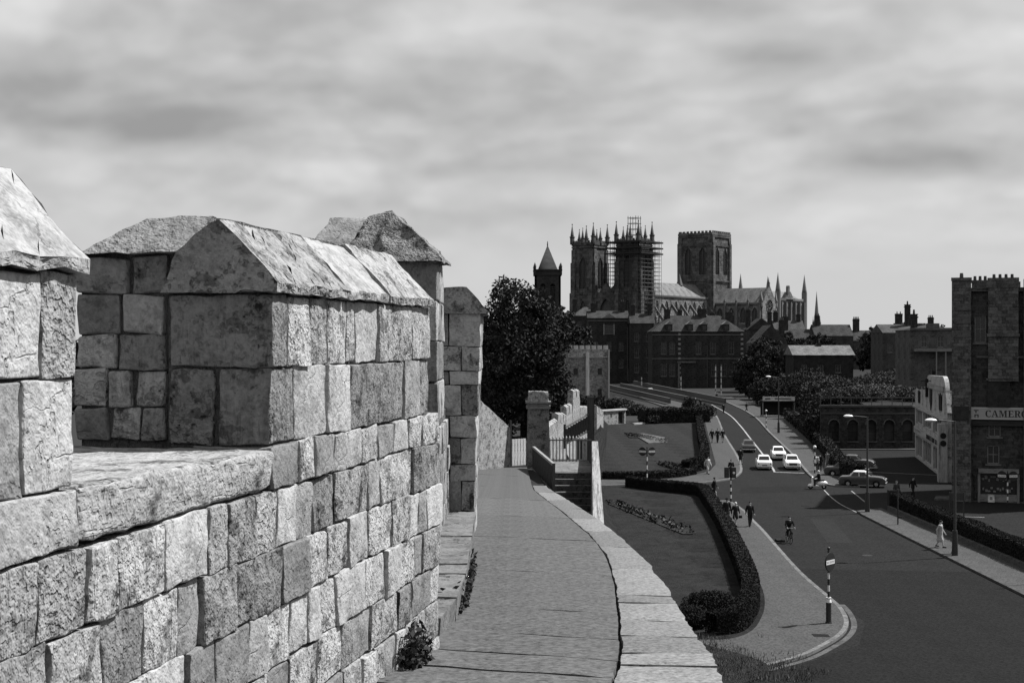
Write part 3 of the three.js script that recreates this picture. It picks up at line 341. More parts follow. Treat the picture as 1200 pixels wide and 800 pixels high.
function house(name, label, o) { // o: at, turn, w, h, d, roof [type, height, overhang], openings, chimneys, wall, roofMat
  const t = thing(name, label, o.category || 'building', o.at, o.turn || 0, o.group), w = o.w, h = o.h, d = o.d, wall = o.wall || sootBrick;
  const outline = o.outline || [[-w / 2, 0], [w / 2, 0], [w / 2, h], [-w / 2, h]];
  part('wall', boxUV(merge([pierced(outline, o.openings || [], 0.35), box(0.35, h, d - 0.36, -w / 2 + 0.175, h / 2, -d / 2 - 0.17), box(0.35, h, d - 0.36, w / 2 - 0.175, h / 2, -d / 2 - 0.17), box(w - 0.7, h, 0.35, 0, h / 2, -d + 0.18), box(w - 0.72, 0.2, d - 0.74, 0, h - 0.3, -d / 2)])), wall, t);
  for (const q of o.openings || []) windowAt(t, q, o.frameMat, o.sillMat);
  let roof = null; if (o.roof) roof = part('roof', roofGeo(o.roof[0], w, d, o.roof[1], o.roof[2] ?? 0.35), o.roofMat || slate, t, [0, h + 0.003, -d / 2]);
  for (const c of o.chimneys || []) chimney(t, ...c);
  if (o.band) for (const y of o.band) part('string_course', box(w + 0.2, 0.28, 0.14, 0, y, 0.07), sillMat, t);
  return t;
}
function grid(xs, rows, base = {}) { const l = []; for (const [y, w, h, bars] of rows) for (const x of xs) l.push({ x, y, w, h, bars, ...base }); return l; }
// ---- figures: tapered limbs joined smoothly into one skin
function net(f, lo, hi, c) { // surface of f = 0 on a grid of cells c
  const n = [0, 1, 2].map(k => Math.ceil((hi[k] - lo[k]) / c) + 1), S = new Float32Array(n[0] * n[1] * n[2]), id = (i, j, k) => (k * n[1] + j) * n[0] + i;
  for (let k = 0; k < n[2]; k++) for (let j = 0; j < n[1]; j++) for (let i = 0; i < n[0]; i++) S[id(i, j, k)] = f(lo[0] + i * c, lo[1] + j * c, lo[2] + k * c);
  const V = new Int32Array(S.length).fill(-1), pos = [], ix = [];
  for (let k = 0; k < n[2] - 1; k++) for (let j = 0; j < n[1] - 1; j++) for (let i = 0; i < n[0] - 1; i++) { let m = 0, x = 0, y = 0, z = 0, q = 0; const s = []; for (let t = 0; t < 8; t++) { const v = S[id(i + (t & 1), j + (t >> 1 & 1), k + (t >> 2))]; s.push(v); if (v < 0) m |= 1 << t; } if (m === 0 || m === 255) continue;
    for (let t = 0; t < 8; t++) for (const b of [1, 2, 4]) if (!(t & b)) { const u = t | b; if ((s[t] < 0) !== (s[u] < 0)) { const e = s[t] / (s[t] - s[u]); x += (t & 1) + (b === 1 ? e : 0); y += (t >> 1 & 1) + (b === 2 ? e : 0); z += (t >> 2) + (b === 4 ? e : 0); q++; } }
    V[id(i, j, k)] = pos.length / 3; pos.push(lo[0] + (i + x / q) * c, lo[1] + (j + y / q) * c, lo[2] + (k + z / q) * c); }
  for (let k = 1; k < n[2] - 1; k++) for (let j = 1; j < n[1] - 1; j++) for (let i = 1; i < n[0] - 1; i++) { const a = S[id(i, j, k)] < 0; for (const [d, e, g] of [[[1, 0, 0], [0, 1, 0], [0, 0, 1]], [[0, 1, 0], [0, 0, 1], [1, 0, 0]], [[0, 0, 1], [1, 0, 0], [0, 1, 0]]]) { if ((S[id(i + d[0], j + d[1], k + d[2])] < 0) === a) continue; const p = V[id(i, j, k)], q = V[id(i - e[0], j - e[1], k - e[2])], u = V[id(i - e[0] - g[0], j - e[1] - g[1], k - e[2] - g[2])], w = V[id(i - g[0], j - g[1], k - g[2])]; if (p < 0 || q < 0 || u < 0 || w < 0) continue; if (a) ix.push(p, q, u, p, u, w); else ix.push(p, u, q, p, w, u); } }
  const g = new THREE.BufferGeometry(); g.setAttribute('position', new THREE.Float32BufferAttribute(pos, 3)); g.setIndex(ix); g.computeVertexNormals(); return g;
}
const limb = (a, b, ra, rb) => { const d = [b[0] - a[0], b[1] - a[1], b[2] - a[2]], L = d[0] * d[0] + d[1] * d[1] + d[2] * d[2] || 1e-9; return (x, y, z) => { const px = x - a[0], py = y - a[1], pz = z - a[2], t = clamp((px * d[0] + py * d[1] + pz * d[2]) / L, 0, 1); return Math.hypot(px - d[0] * t, py - d[1] * t, pz - d[2] * t) - lerp(ra, rb, t); }; };
const blob = (c, r) => (x, y, z) => { const k = Math.hypot((x - c[0]) / r[0], (y - c[1]) / r[1], (z - c[2]) / r[2]); return (k - 1) * Math.min(...r); };
const join = (list, k) => (x, y, z) => { let d = 1e9; for (const f of list) { const e = f(x, y, z), h = clamp(0.5 + 0.5 * (d - e) / k, 0, 1); d = lerp(d, e, h) - k * h * (1 - h); } return d; };
const skin = M(0.34, 0.7);
function figureParts(p) { // p: hip, chest lean, knees, ankles, elbows, wrists (left then right), skirt, hat
  const neck = p.neck, hd = [neck[0] + (p.look?.[0] ?? 0), neck[1] + 0.155, neck[2] + 0.03 + (p.look?.[2] ?? 0)];
  const sh = s => [neck[0] + s * 0.18, neck[1] - 0.07, neck[2]], hp = s => [p.hip[0] + s * 0.09, p.hip[1], p.hip[2]];
  const body = [limb([p.hip[0], p.hip[1] + 0.05, p.hip[2]], [neck[0], neck[1] - 0.18, neck[2]], 0.125, 0.135), limb(sh(-1), sh(1), 0.065, 0.065), limb([neck[0], neck[1] - 0.08, neck[2]], [hd[0], hd[1] - 0.03, hd[2] - 0.02], 0.058, 0.052)], legs = [], sleeves = [], shoes = [];
  [-1, 1].forEach((s, i) => { const k = p.knee[i], a = p.ankle[i], e = p.elbow[i], w = p.wrist[i], toe = [a[0], a[1] - 0.045, a[2] + 0.16]; body.push(limb(hp(s), k, 0.083, 0.056), limb(k, a, 0.056, 0.038), limb(sh(s), e, 0.053, 0.042), limb(e, w, 0.042, 0.030)); legs.push(limb(hp(s), k, 0.104, 0.078), limb(k, [a[0], a[1] + 0.02, a[2]], 0.078, 0.066)); sleeves.push(limb(sh(s), e, 0.072, 0.058), limb(e, w, 0.058, 0.047)); shoes.push(limb([a[0], a[1] - 0.035, a[2] - 0.03], toe, 0.048, 0.04)); });
  const all = [p.knee, p.ankle, p.elbow, p.wrist].flat().concat([neck, p.hip]); const lo = [0, 1, 2].map(k => Math.min(...all.map(q => q[k])) - 0.34), hi = [0, 1, 2].map(k => Math.max(...all.map(q => q[k])) + 0.34);
  const head = net(join([blob(hd, [0.075, 0.108, 0.092]), blob([hd[0], hd[1] - 0.06, hd[2] + 0.025], [0.05, 0.058, 0.062]), limb([hd[0], hd[1] + 0.01, hd[2] + 0.088], [hd[0], hd[1] - 0.022, hd[2] + 0.108], 0.008, 0.014), blob([hd[0] - 0.077, hd[1] - 0.005, hd[2] - 0.01], [0.012, 0.03, 0.018]), blob([hd[0] + 0.077, hd[1] - 0.005, hd[2] - 0.01], [0.012, 0.03, 0.018])], 0.015), [hd[0] - 0.13, hd[1] - 0.17, hd[2] - 0.14], [hd[0] + 0.13, hd[1] + 0.15, hd[2] + 0.16], 0.02);
  const hands = []; [0, 1].forEach(i => { const w = p.wrist[i], e = p.elbow[i]; const d = new THREE.Vector3(w[0] - e[0], w[1] - e[1], w[2] - e[2]).normalize(), side = new THREE.Vector3(0, 0, 1).cross(d).normalize(), fwd = d.clone().cross(side).normalize(); const at = (u, v, q) => [w[0] + d.x * u + fwd.x * v + side.x * q, w[1] + d.y * u + fwd.y * v + side.y * q, w[2] + d.z * u + fwd.z * v + side.z * q]; hands.push(bar(at(0, 0, 0), at(0.085, 0, 0), 0.034, 6)); [-0.03, -0.01, 0.01, 0.03].forEach((v, k) => { const L = [0.055, 0.07, 0.075, 0.065][k]; hands.push(bar(at(0.08, v, 0), at(0.08 + L * 0.6, v, 0.008), 0.009, 4), bar(at(0.08 + L * 0.6, v, 0.008), at(0.08 + L * 0.95, v, 0.03), 0.008, 4)); }); hands.push(bar(at(0.03, 0.03, 0), at(0.075, 0.058, 0.015), 0.010, 4)); });
  const out = { body: merge([net(join(body, 0.05), lo, hi, 0.035), head, ...hands]) };
  const torso = [limb([p.hip[0], p.hip[1] + (p.long ? 0 : -0.02), p.hip[2]], [neck[0], neck[1] - 0.16, neck[2]], p.long ? 0.155 : 0.14, 0.158), limb(sh(-1), sh(1), 0.082, 0.082), ...sleeves];
  if (p.long) { const y = p.long; torso.push(limb([p.hip[0], p.hip[1], p.hip[2]], [p.hip[0], y + 0.13, p.hip[2]], 0.155, p.flare || 0.19)); }
  out.coat = net((x, y, z) => Math.max(join(torso, 0.06)(x, y, z), p.long ? p.long - y : -1, y - neck[1] + 0.0), lo, hi, 0.035);
  if (!p.bare) out.trousers = net(join(legs, 0.04), lo, hi, 0.035);
  out.shoe = net(join(shoes, 0.01), lo, hi, 0.03);
  out.hair = p.hat ? merge([cyl(0.105, 0.088, 0.10, hd[0], hd[1] + 0.045, hd[2] - 0.005, 10), cyl(0.16, 0.15, 0.02, hd[0], hd[1] + 0.038, hd[2] - 0.005, 12)]) : new THREE.SphereGeometry(0.1, 10, 7, 0, Math.PI * 2, 0, Math.PI * 0.55).scale(0.9, 1.05, 1.08).translate(hd[0], hd[1] + 0.018, hd[2] - 0.018);
  return out;
}
const poses = {
  walk: { hip: [0, 0.92, 0], neck: [0, 1.46, 0.02], knee: [[-0.10, 0.50, 0.16], [0.10, 0.50, -0.04]], ankle: [[-0.10, 0.085, 0.24], [0.10, 0.11, -0.28]], elbow: [[-0.25, 1.12, -0.13], [0.25, 1.12, 0.06]], wrist: [[-0.26, 0.88, -0.10], [0.25, 0.90, 0.22]] },
  stand: { hip: [0, 0.92, 0], neck: [0, 1.46, 0], knee: [[-0.10, 0.50, 0.03], [0.10, 0.50, 0.02]], ankle: [[-0.11, 0.085, 0], [0.11, 0.085, 0]], elbow: [[-0.26, 1.12, -0.02], [0.26, 1.12, -0.02]], wrist: [[-0.25, 0.88, 0.08], [0.25, 0.88, 0.08]] },
  ride: { hip: [0, 0.98, -0.22], neck: [0, 1.44, 0.06], knee: [[-0.12, 0.86, 0.22], [0.12, 0.66, 0.16]], ankle: [[-0.13, 0.50, 0.10], [0.13, 0.24, 0.02]], elbow: [[-0.27, 1.18, 0.20], [0.27, 1.18, 0.20]], wrist: [[-0.24, 1.04, 0.42], [0.24, 1.04, 0.42]] },
  seat: { hip: [0, 0.84, -0.18], neck: [0, 1.38, -0.12], knee: [[-0.16, 0.74, 0.22], [0.16, 0.74, 0.22]], ankle: [[-0.14, 0.36, 0.20], [0.14, 0.36, 0.20]], elbow: [[-0.28, 1.10, 0.02], [0.28, 1.10, 0.02]], wrist: [[-0.26, 0.98, 0.30], [0.26, 0.98, 0.30]] } };
const figCache = new Map(), cloth = new Map(); const clothMat = v => { if (!cloth.has(v)) cloth.set(v, M(v, 0.95)); return cloth.get(v); };
function person(label, x, z, turn, pose, o = {}) { // o: coat, legs, hair tones; long coat; bare legs; hat; tall; group; y
  const k = [pose, o.long || 0, !!o.bare, !!o.hat, o.flare || 0].join(); if (!figCache.has(k)) figCache.set(k, figureParts({ ...poses[pose], long: o.long, bare: o.bare, hat: o.hat, flare: o.flare })); const f = figCache.get(k);
  const t = thing('person', label, 'person', [x, o.y ?? 0, z], turn, o.group), s = (o.tall ?? 1.72) / 1.72; t.scale.setScalar(s);
  part('body', f.body, skin, t); part('coat', f.coat, clothMat(o.coat ?? 0.02), t); if (f.trousers) part('trousers', f.trousers, clothMat(o.legs ?? 0.018), t); part('shoes', f.shoe, clothMat(0.012), t); part(o.hat ? 'hat' : 'hair', f.hair, clothMat(o.hair ?? 0.02), t);
  if (o.bag !== undefined) part('handbag', merge([box(0.24, 0.17, 0.08, 0.30, 0.66, 0.2), new THREE.TorusGeometry(0.09, 0.009, 4, 10, Math.PI).translate(0.30, 0.745, 0.2)]), clothMat(o.bag), t);
  return t;
}

// ---------------------------------------------------------------- the great church on the skyline
const minStone = blockMat(0.13, 22, 0.2), minLead = gritMat(0.20, 6, 0.02), louvre = M(0.05, 0.6), minPale = blockMat(0.21, 22, 0.2);
const pinnacleGeo = (w, h) => merge([box(w, h * 0.34, w, 0, h * 0.17, 0), box(w * 1.25, h * 0.05, w * 1.25, 0, h * 0.36, 0), new THREE.ConeGeometry(w * 0.62, h * 0.62, 4).rotateY(Math.PI / 4).translate(0, h * 0.69, 0), new THREE.SphereGeometry(w * 0.22, 5, 4).translate(0, h * 0.98, 0)]);
const minster = thing('minster', 'great gothic minster with three square towers above the roofs', 'church', [45, 0, -695], Math.atan2(0.8, 0.6));
function towerPart(x, z, w, h, o) {
  const op = o.openings, faces = []; const T = 0.9;
  for (let k = 0; k < 4; k++) { const g = pierced([[-w / 2, 0], [w / 2, 0], [w / 2, h], [-w / 2, h]], op, T).translate(0, 0, w / 2); faces.push(g.rotateY(k * Math.PI / 2)); }
  faces.push(box(w - 2 * T, 0.5, w - 2 * T, 0, h - 0.6, 0));
  for (const [y, p] of o.bands) for (let k = 0; k < 4; k++) faces.push(box(w + 0.02, 0.7, p, 0, y, w / 2 + p / 2).rotateY(k * Math.PI / 2));
  const m = part('tower', boxUV(merge(faces)), minStone, minster, [x, 0, z]);
  for (let k = 0; k < 4; k++) for (const q of op) { const lg = box(q.w + 0.3, q.h, 0.2, q.x, q.y + q.h / 2, w / 2 - T - 0.1).rotateY(k * Math.PI / 2); const sl = []; for (let y = 0.6; y < q.h - 1; y += 0.9) sl.push(box(q.w, 0.14, 0.5, q.x, q.y + y, w / 2 - T + 0.2).rotateY(k * Math.PI / 2)); sl.push(box(0.35, q.h - 0.6, 0.3, q.x, q.y + q.h / 2 - 0.3, w / 2 - 0.4).rotateY(k * Math.PI / 2)); const win = part('window', merge(sl), minStone, m); part('louvre', lg, louvre, m); }
  for (const sx of [-1, 1]) for (const sz of [-1, 1]) { const b = []; for (const [y0, y1, e] of o.buttress) { b.push(box(e, y1 - y0, 2.2, sx * (w / 2 + e / 2 - 0.01), (y0 + y1) / 2, sz * (w / 2 - 1.1))); b.push(box(2.2, y1 - y0 - 0.02, e, sx * (w / 2 - 1.1), (y0 + y1) / 2, sz * (w / 2 + e / 2 - 0.01))); } part('buttress', boxUV(merge(b)), minStone, m); }
  const par = []; const n = o.merlons; for (let k = 0; k < 4; k++) { par.push(box(w + 0.6, 1.4, 0.5, 0, h + 0.7, w / 2 + 0.06).rotateY(k * Math.PI / 2)); for (let i = 0; i < n; i++) par.push(box((w + 0.6) / n * 0.58, 1.0, 0.5, -w / 2 + w * (i + 0.5) / n, h + 1.9, w / 2 + 0.06).rotateY(k * Math.PI / 2)); }
  part('parapet', boxUV(merge(par)), minStone, m);
  for (const [px, pz, ph, pw] of o.pinnacles) part('pinnacle', pinnacleGeo(pw, ph), minStone, m, [px * (w / 2), h + 0.6, pz * (w / 2)]);
  return m;
}
const wp = []; for (const a of [-1, 0, 1]) for (const b of [-1, 0, 1]) if (a || b) wp.push([a, b, a && b ? 10.2 : 8.0, a && b ? 1.6 : 1.3]);
for (const z of [-13, 13]) towerPart(7, z, 12.6, 60.5, { openings: [{ x: 0, y: 39, w: 4.6, h: 15.5, arch: 5, pointed: true }, { x: 0, y: 20, w: 3.4, h: 13, arch: 4, pointed: true }], bands: [[59.6, 0.5], [36.5, 0.4], [18, 0.4]], buttress: [[0, 19, 2.4], [18.5, 37, 1.7], [36.5, 52, 1.1], [51.5, 58.5, 0.55]], merlons: 7, pinnacles: wp });
towerPart(100, 0, 20.5, 70, { openings: [{ x: -4.4, y: 49, w: 4.2, h: 14.5, arch: 4.5, pointed: true }, { x: 4.4, y: 49, w: 4.2, h: 14.5, arch: 4.5, pointed: true }], bands: [[69.4, 0.5], [64.6, 0.4], [45.6, 0.7]], buttress: [[0, 66, 0.9], [65.5, 69.8, 0.5]], merlons: 9, pinnacles: [] });
{
  const arcade = (x0, x1, n, y, w, h) => { const l = []; for (let i = 0; i < n; i++) l.push({ x: lerp(x0, x1, (i + 0.5) / n), y, w, h, arch: w * 1.1, pointed: true }); return l; };
  function vessel(name, x, z, len, wid, eave, ridge, turn, n, aisle) { // a roofed arm of the church, long side along local x
    const op = arcade(-len / 2, len / 2, n, eave - 9.5, 3.4, 8), lo = arcade(-len / 2, len / 2, n, 4, 3.4, 9), g = [];
    const m = part(name, boxUV(merge([pierced([[-len / 2, 0], [len / 2, 0], [len / 2, eave], [-len / 2, eave]], op, 0.8).translate(0, 0, wid / 2), pierced([[-len / 2, 0], [len / 2, 0], [len / 2, eave], [-len / 2, eave]], op, 0.8).rotateY(Math.PI).translate(0, 0, -wid / 2), box(len - 0.1, eave * 0.98, wid - 5, 0, eave * 0.49, 0)])), minPale, minster, [x, 0, z]); m.rotation.y = turn;
    part('roof', roofGeo('gable', len, wid, ridge - eave, 0.25), minLead, m, [0, eave, 0]);
    for (const s of [-1, 1]) { for (const q of op) { part('window', merge([box(0.3, q.h - 1, 0.3, q.x, q.y + q.h / 2 - 0.5, s * (wid / 2 - 0.4))]), minPale, m); part('glazing', box(q.w + 0.2, q.h, 0.2, q.x, q.y + q.h / 2, s * (wid / 2 - 0.9)), louvre, m); } part('parapet', box(len, 1.1, 0.4, 0, eave + 0.55, s * (wid / 2 + 0.3)), minPale, m);
      if (aisle) { part('aisle', boxUV(merge([pierced([[-len / 2, 0], [len / 2, 0], [len / 2, 18], [-len / 2, 18]], lo, 0.7).translate(0, 0, wid / 2 + aisle)]).rotateY(s > 0 ? 0 : Math.PI)), minPale, m); part('aisle_roof', beam([0, 18.1, s * (wid / 2 + aisle)], [0, 21, s * wid / 2], len, 0.3), minLead, m); }
      for (let i = 0; i <= n; i++) { const bx = -len / 2 + len * i / n, zz = s * (wid / 2 + (aisle || 1)); if (aisle) part('flying_buttress', beam([bx, 21.5, zz], [bx, eave - 3.5, s * wid / 2], 0.7, 1.3), minPale, m); part('buttress', box(1.2, aisle ? 23 : eave, 1.4, bx, aisle ? 11.5 : eave / 2, zz), minPale, m); part('pinnacle', pinnacleGeo(0.9, 4.6), minPale, m, [bx, aisle ? 23 : eave, zz]); } }
    return m;
  }
  vessel('nave', 51, 0, 76, 16, 35.5, 43.5, 0, 8, 8);
  vessel('choir', 137, 0, 54, 16, 35, 42.5, 0, 6, 8);
  const tr = vessel('south_transept', 100, 24, 27.6, 16, 32.5, 41.5, -Math.PI / 2, 4, 0);
  // gable of the transept with its round window
  const gs = new THREE.Shape([[-8.3, 0], [8.3, 0], [8.3, 32.5], [0, 43], [-8.3, 32.5]].map(p => new THREE.Vector2(...p))), ho = new THREE.Path(); ho.absarc(0, 31.5, 3.6, 0, Math.PI * 2, true); gs.holes.push(ho); for (const x of [-4.5, 0, 4.5]) gs.holes.push(archPath(new THREE.Path(), { x, y: 12, w: 2.4, h: 12, arch: 2.6, pointed: true }));
  const ga = part('transept_gable', boxUV(new THREE.ExtrudeGeometry(gs, { depth: 1, bevelEnabled: false }).translate(0, 0, -1)), minPale, minster, [100, 0, 39]);
  const sp = [new THREE.TorusGeometry(3.6, 0.35, 6, 24), new THREE.TorusGeometry(1.2, 0.2, 5, 14)]; for (let i = 0; i < 12; i++) { const a = i * Math.PI / 6; sp.push(bar([Math.cos(a) * 1.2, Math.sin(a) * 1.2, 0], [Math.cos(a) * 3.6, Math.sin(a) * 3.6, 0], 0.14, 4)); } part('rose_window', merge(sp), minPale, ga, [0, 31.5, -0.1]); part('glazing', box(12.6, 25, 0.2, 0, 23, -0.9), louvre, ga); for (const s of [-1, 1]) part('pinnacle', pinnacleGeo(1.6, 9), minPale, ga, [s * 8.4, 31, -0.6]); part('pinnacle', pinnacleGeo(1, 4), minPale, ga, [0, 42.5, -0.5]);
  // east end: tall block with corner turrets, small gable and pinnacles
  const eo = []; for (const x of [-12, -6, 0, 6, 12]) eo.push({ x, y: 10, w: 3.6, h: 21, arch: 4, pointed: true });
  const ea = part('east_block', boxUV(merge([pierced([[-17.5, 0], [17.5, 0], [17.5, 36.5], [-17.5, 36.5]], eo, 0.9).translate(0, 0, 12), box(0.9, 36.5, 23, -17.05, 18.25, 0), box(0.9, 36.5, 23, 17.05, 18.25, 0), box(34, 36.5, 0.9, 0, 18.25, -11.5)])), minPale, minster, [182, 0, 0]);
  part('roof', roofGeo('gable', 34.6, 23.5, 6, 0), minLead, ea, [0, 36.6, 0]); part('glazing', box(32, 26, 0.2, 0, 21, 10.9), louvre, ea); part('parapet', box(35.4, 1.6, 0.5, 0, 37.3, 12.2), minPale, ea); for (const x of [-15, -9, -3, 3, 9, 15]) part('buttress', box(1, 36, 1.6, x, 18, 12.8), minPale, ea);
  for (const x of [-17.5, 17.5]) for (const z of [-12, 12]) { part('turret', new THREE.CylinderGeometry(1.7, 1.7, 42, 8).translate(x, 21, z), minPale, ea); part('spirelet', new THREE.ConeGeometry(1.6, 11, 8).translate(x, 47.5, z), minPale, ea); } part('gable', roofGeo('cross', 9, 4, 4.5, 0), minPale, ea, [-3, 37.5, 11]); part('pinnacle', merge([box(2.4, 4.5, 1.4, 0, 2.25, 0), new THREE.CylinderGeometry(1.2, 1.2, 1.4, 10).rotateX(Math.PI / 2).translate(0, 4.5, 0)]), minPale, ea, [-3.5, 40, 11.5]);
  const spl = part('spirelet', merge([new THREE.ConeGeometry(1.9, 6.5, 8).translate(0, 3.25, 0), box(2.4, 1.5, 2.4, 0, -0.5, 0)]), louvre, minster, [73, 42.6, 0]);
  const wf = part('west_front', boxUV(merge([pierced([[-7, 0], [7, 0], [7, 33], [0, 42], [-7, 33]], [{ x: 0, y: 14, w: 7, h: 20, arch: 7, pointed: true }, { x: 0, y: 0.3, w: 4, h: 8, arch: 4, pointed: true }], 1.2)])).rotateY(-Math.PI / 2), minStone, minster, [1.5, 0, 0]); part('glazing', box(0.2, 34, 12, 1.4, 17, 0), louvre, wf);
}
{ // scaffolding round the south-west tower
  const s = thing('scaffolding', 'tubular scaffolding with plank lifts wrapped round a minster tower', 'scaffold', [0, 0, 0]); s.position.copy(minster.position); s.rotation.copy(minster.rotation);
  const X = 7, Z = 13, e = 9.6, xs = [-e, -e + 1.9, e - 1.9, e], tube = M(0.04, 0.6);
  for (let a = -1; a <= 1; a += 2) for (const off of [e, e - 1.9]) for (let i = 0; i <= 6; i++) { const t = -e + 2 * e * i / 6; part('pole', bar([X + a * off, 0, Z + t], [X + a * off, 62, Z + t], 0.09, 4), tube, s); part('pole', bar([X + t, 0, Z + a * off], [X + t, 62, Z + a * off], 0.09, 4), tube, s); }
  for (let y = 26; y < 60; y += 1.9) for (const q of [e, e - 1.9]) part('ledger_ring', merge([bar([X - q, y, Z - e], [X - q, y, Z + e], 0.08, 4), bar([X + q, y, Z - e], [X + q, y, Z + e], 0.08, 4), bar([X - e, y, Z - q], [X + e, y, Z - q], 0.08, 4), bar([X - e, y, Z + q], [X + e, y, Z + q], 0.08, 4)]), tube, s);
  for (const y of [55.5, 58.2, 61]) part('plank_lift', merge([box(2.4, 0.7, 2 * e + 1.4, X - e + 0.6, y, Z), box(2.4, 0.7, 2 * e + 1.4, X + e - 0.6, y, Z), box(2 * e - 3.7, 0.68, 2.4, X, y + 0.02, Z - e + 0.6), box(2 * e - 3.7, 0.68, 2.4, X, y + 0.02, Z + e - 0.6)]), M(0.03), s);
  const tp = []; for (const a of [-2.2, 0, 2.2]) for (const b of [-2.2, 2.2]) tp.push(bar([X + a, 60, Z + b], [X + a, 74, Z + b], 0.16, 4)); for (const y of [62, 64.8, 67.6, 70.4, 73]) tp.push(bar([X - 2.6, y, Z - 2.2], [X + 2.6, y, Z - 2.2], 0.14, 4), bar([X - 2.6, y, Z + 2.2], [X + 2.6, y, Z + 2.2], 0.14, 4), bar([X - 2.2, y, Z - 2.6], [X - 2.2, y, Z + 2.6], 0.14, 4), bar([X + 2.2, y, Z - 2.6], [X + 2.2, y, Z + 2.6], 0.14, 4)); part('hoist_frame', merge(tp), tube, s);
}
{ // church with a pyramid cap, left of the minster, and a spired turret to its right
  const c = thing('church_tower', 'square dark church tower with a pyramid roof beside the tall tree', 'church', [13, 0, -520]), w = 9.4, f = [], op = [{ x: -1.8, y: 27, w: 1.8, h: 7, arch: 0.9 }, { x: 1.8, y: 27, w: 1.8, h: 7, arch: 0.9 }];
  for (let k = 0; k < 4; k++) f.push(pierced([[-w / 2, 0], [w / 2, 0], [w / 2, 37.6], [-w / 2, 37.6]], op, 0.6).translate(0, 0, w / 2).rotateY(k * Math.PI / 2)); const dark = gritMat(0.05, 5, 0.03); f.push(box(w - 3, 20, w - 3, 0, 27, 0));
  const b = part('tower', boxUV(merge(f)), dark, c); for (let k = 0; k < 4; k++) for (const q of op) for (let y = 0.4; y < 6.4; y += 0.75) part('louvre', box(q.w, 0.5, 0.06, 0, 0, 0).rotateX(0.7).translate(q.x, q.y + y, w / 2 - 0.4).rotateY(k * Math.PI / 2), louvre, b); part('cornice', merge([box(w + 0.8, 0.8, w + 0.8, 0, 37.4, 0), box(w + 1.1, 0.5, w + 1.1, 0, 38.9, 0)]), dark, c); part('parapet', box(w + 0.3, 1.4, w + 0.3, 0, 38.2, 0), dark, c);
  part('roof', new THREE.ConeGeometry(5.2, 9.4, 4).rotateY(Math.PI / 4).translate(0, 43.6, 0), slate, c); part('finial', cyl(0.25, 0.1, 1.6, 0, 48, 0), dark, c); for (const x of [-1, 1]) for (const z of [-1, 1]) part('corner_turret', merge([box(0.9, 3, 0.9, 0, 1.5, 0), new THREE.ConeGeometry(0.6, 1.6, 4).translate(0, 3.7, 0)]), dark, c, [x * w / 2, 37.2, z * w / 2]);
  const q = thing('spired_turret', 'slender stone turret with a sharp spire at the end of the skyline', 'church', [150, 0, -700]); part('turret', new THREE.CylinderGeometry(2.0, 2.2, 21, 8).translate(0, 10.5, 0), minPale, q); part('spire', new THREE.ConeGeometry(1.5, 17, 8).translate(0, 29.5, 0), minPale, q); for (let i = 0; i < 4; i++) part('pinnacle', pinnacleGeo(0.7, 4.5), minPale, q, [Math.cos(i * 1.57 + 0.78) * 2, 20.5, Math.sin(i * 1.57 + 0.78) * 2]);
  part('side_wall', box(9, 18, 6, -6, 9, -1), minPale, q);
}

// ---------------------------------------------------------------- town beyond the street
ground('terrace', poly([[43.6, -172.8], [62, -172.8], [110, -172.8], [110, -420], [70, -420], [60, -300], [54, -243]], -0.05, 5.0), M(0.022, 1));
{ // retaining wall with blind arches
  const t = thing('retaining_wall', 'dark brick retaining wall with blind arches and a railing on top', 'wall', [43.4, 0, -172.2]), xs = [-4.4, -2.1, 0.1, 2.3, 4.5], op = xs.map(x => ({ x, y: 0.9, w: 1.2, h: 2.6, arch: 0.6 }));
  part('wall', boxUV(pierced([[-6, 0], [6.4, 0], [6.4, 5.1], [-6, 5.1]], op, 0.4)), sootBrick, t); part('backing', box(12.2, 5, 0.3, 0.2, 2.5, -0.6), sootBrick, t);
  for (const o of op) { part('arch_surround', new THREE.TorusGeometry(0.68, 0.09, 4, 10, Math.PI).translate(o.x, 2.9, 0.02), gritMat(0.10), t); part('arch_sill', box(1.4, 0.12, 0.2, o.x, 0.86, 0.08), gritMat(0.10), t); }
  part('coping', box(12.6, 0.25, 0.6, 0.2, 5.2, -0.1), gritMat(0.10), t); part('string_course', box(12.4, 0.16, 0.14, 0.2, 4.3, 0.07), gritMat(0.09), t);
  const rl = []; for (let x = -6; x <= 6.4; x += 1.24) rl.push(box(0.08, 0.9, 0.08, x, 5.75, -0.1)); rl.push(box(12.4, 0.1, 0.08, 0.2, 6.2, -0.1)); part('railing', merge(rl), gritMat(0.12), t);
}
house('club_house', 'broad dark brick club house with hipped roof, dormers and pale quoins beyond the bridge', { at: [52.3, 0, -400], w: 25.6, h: 15.8, d: 13, roof: ['hip', 4.6], openings: [...grid([-9.6, -7.2, 0.2, 4.2, 9.4], [[9.4, 1.5, 3.4, '11']]), ...grid([-9.6, -7.2, 4.6, 7.2, 9.6], [[3.2, 1.6, 3.6, '21']])], band: [8.2, 14.9], chimneys: [[-8, 18, -6, 1.6, 1.6, 4, 3], [2, 19, -6.5, 2.4, 1.6, 3.2, 4], [9.6, 17.6, -6, 1.8, 1.4, 3.6, 3]] });
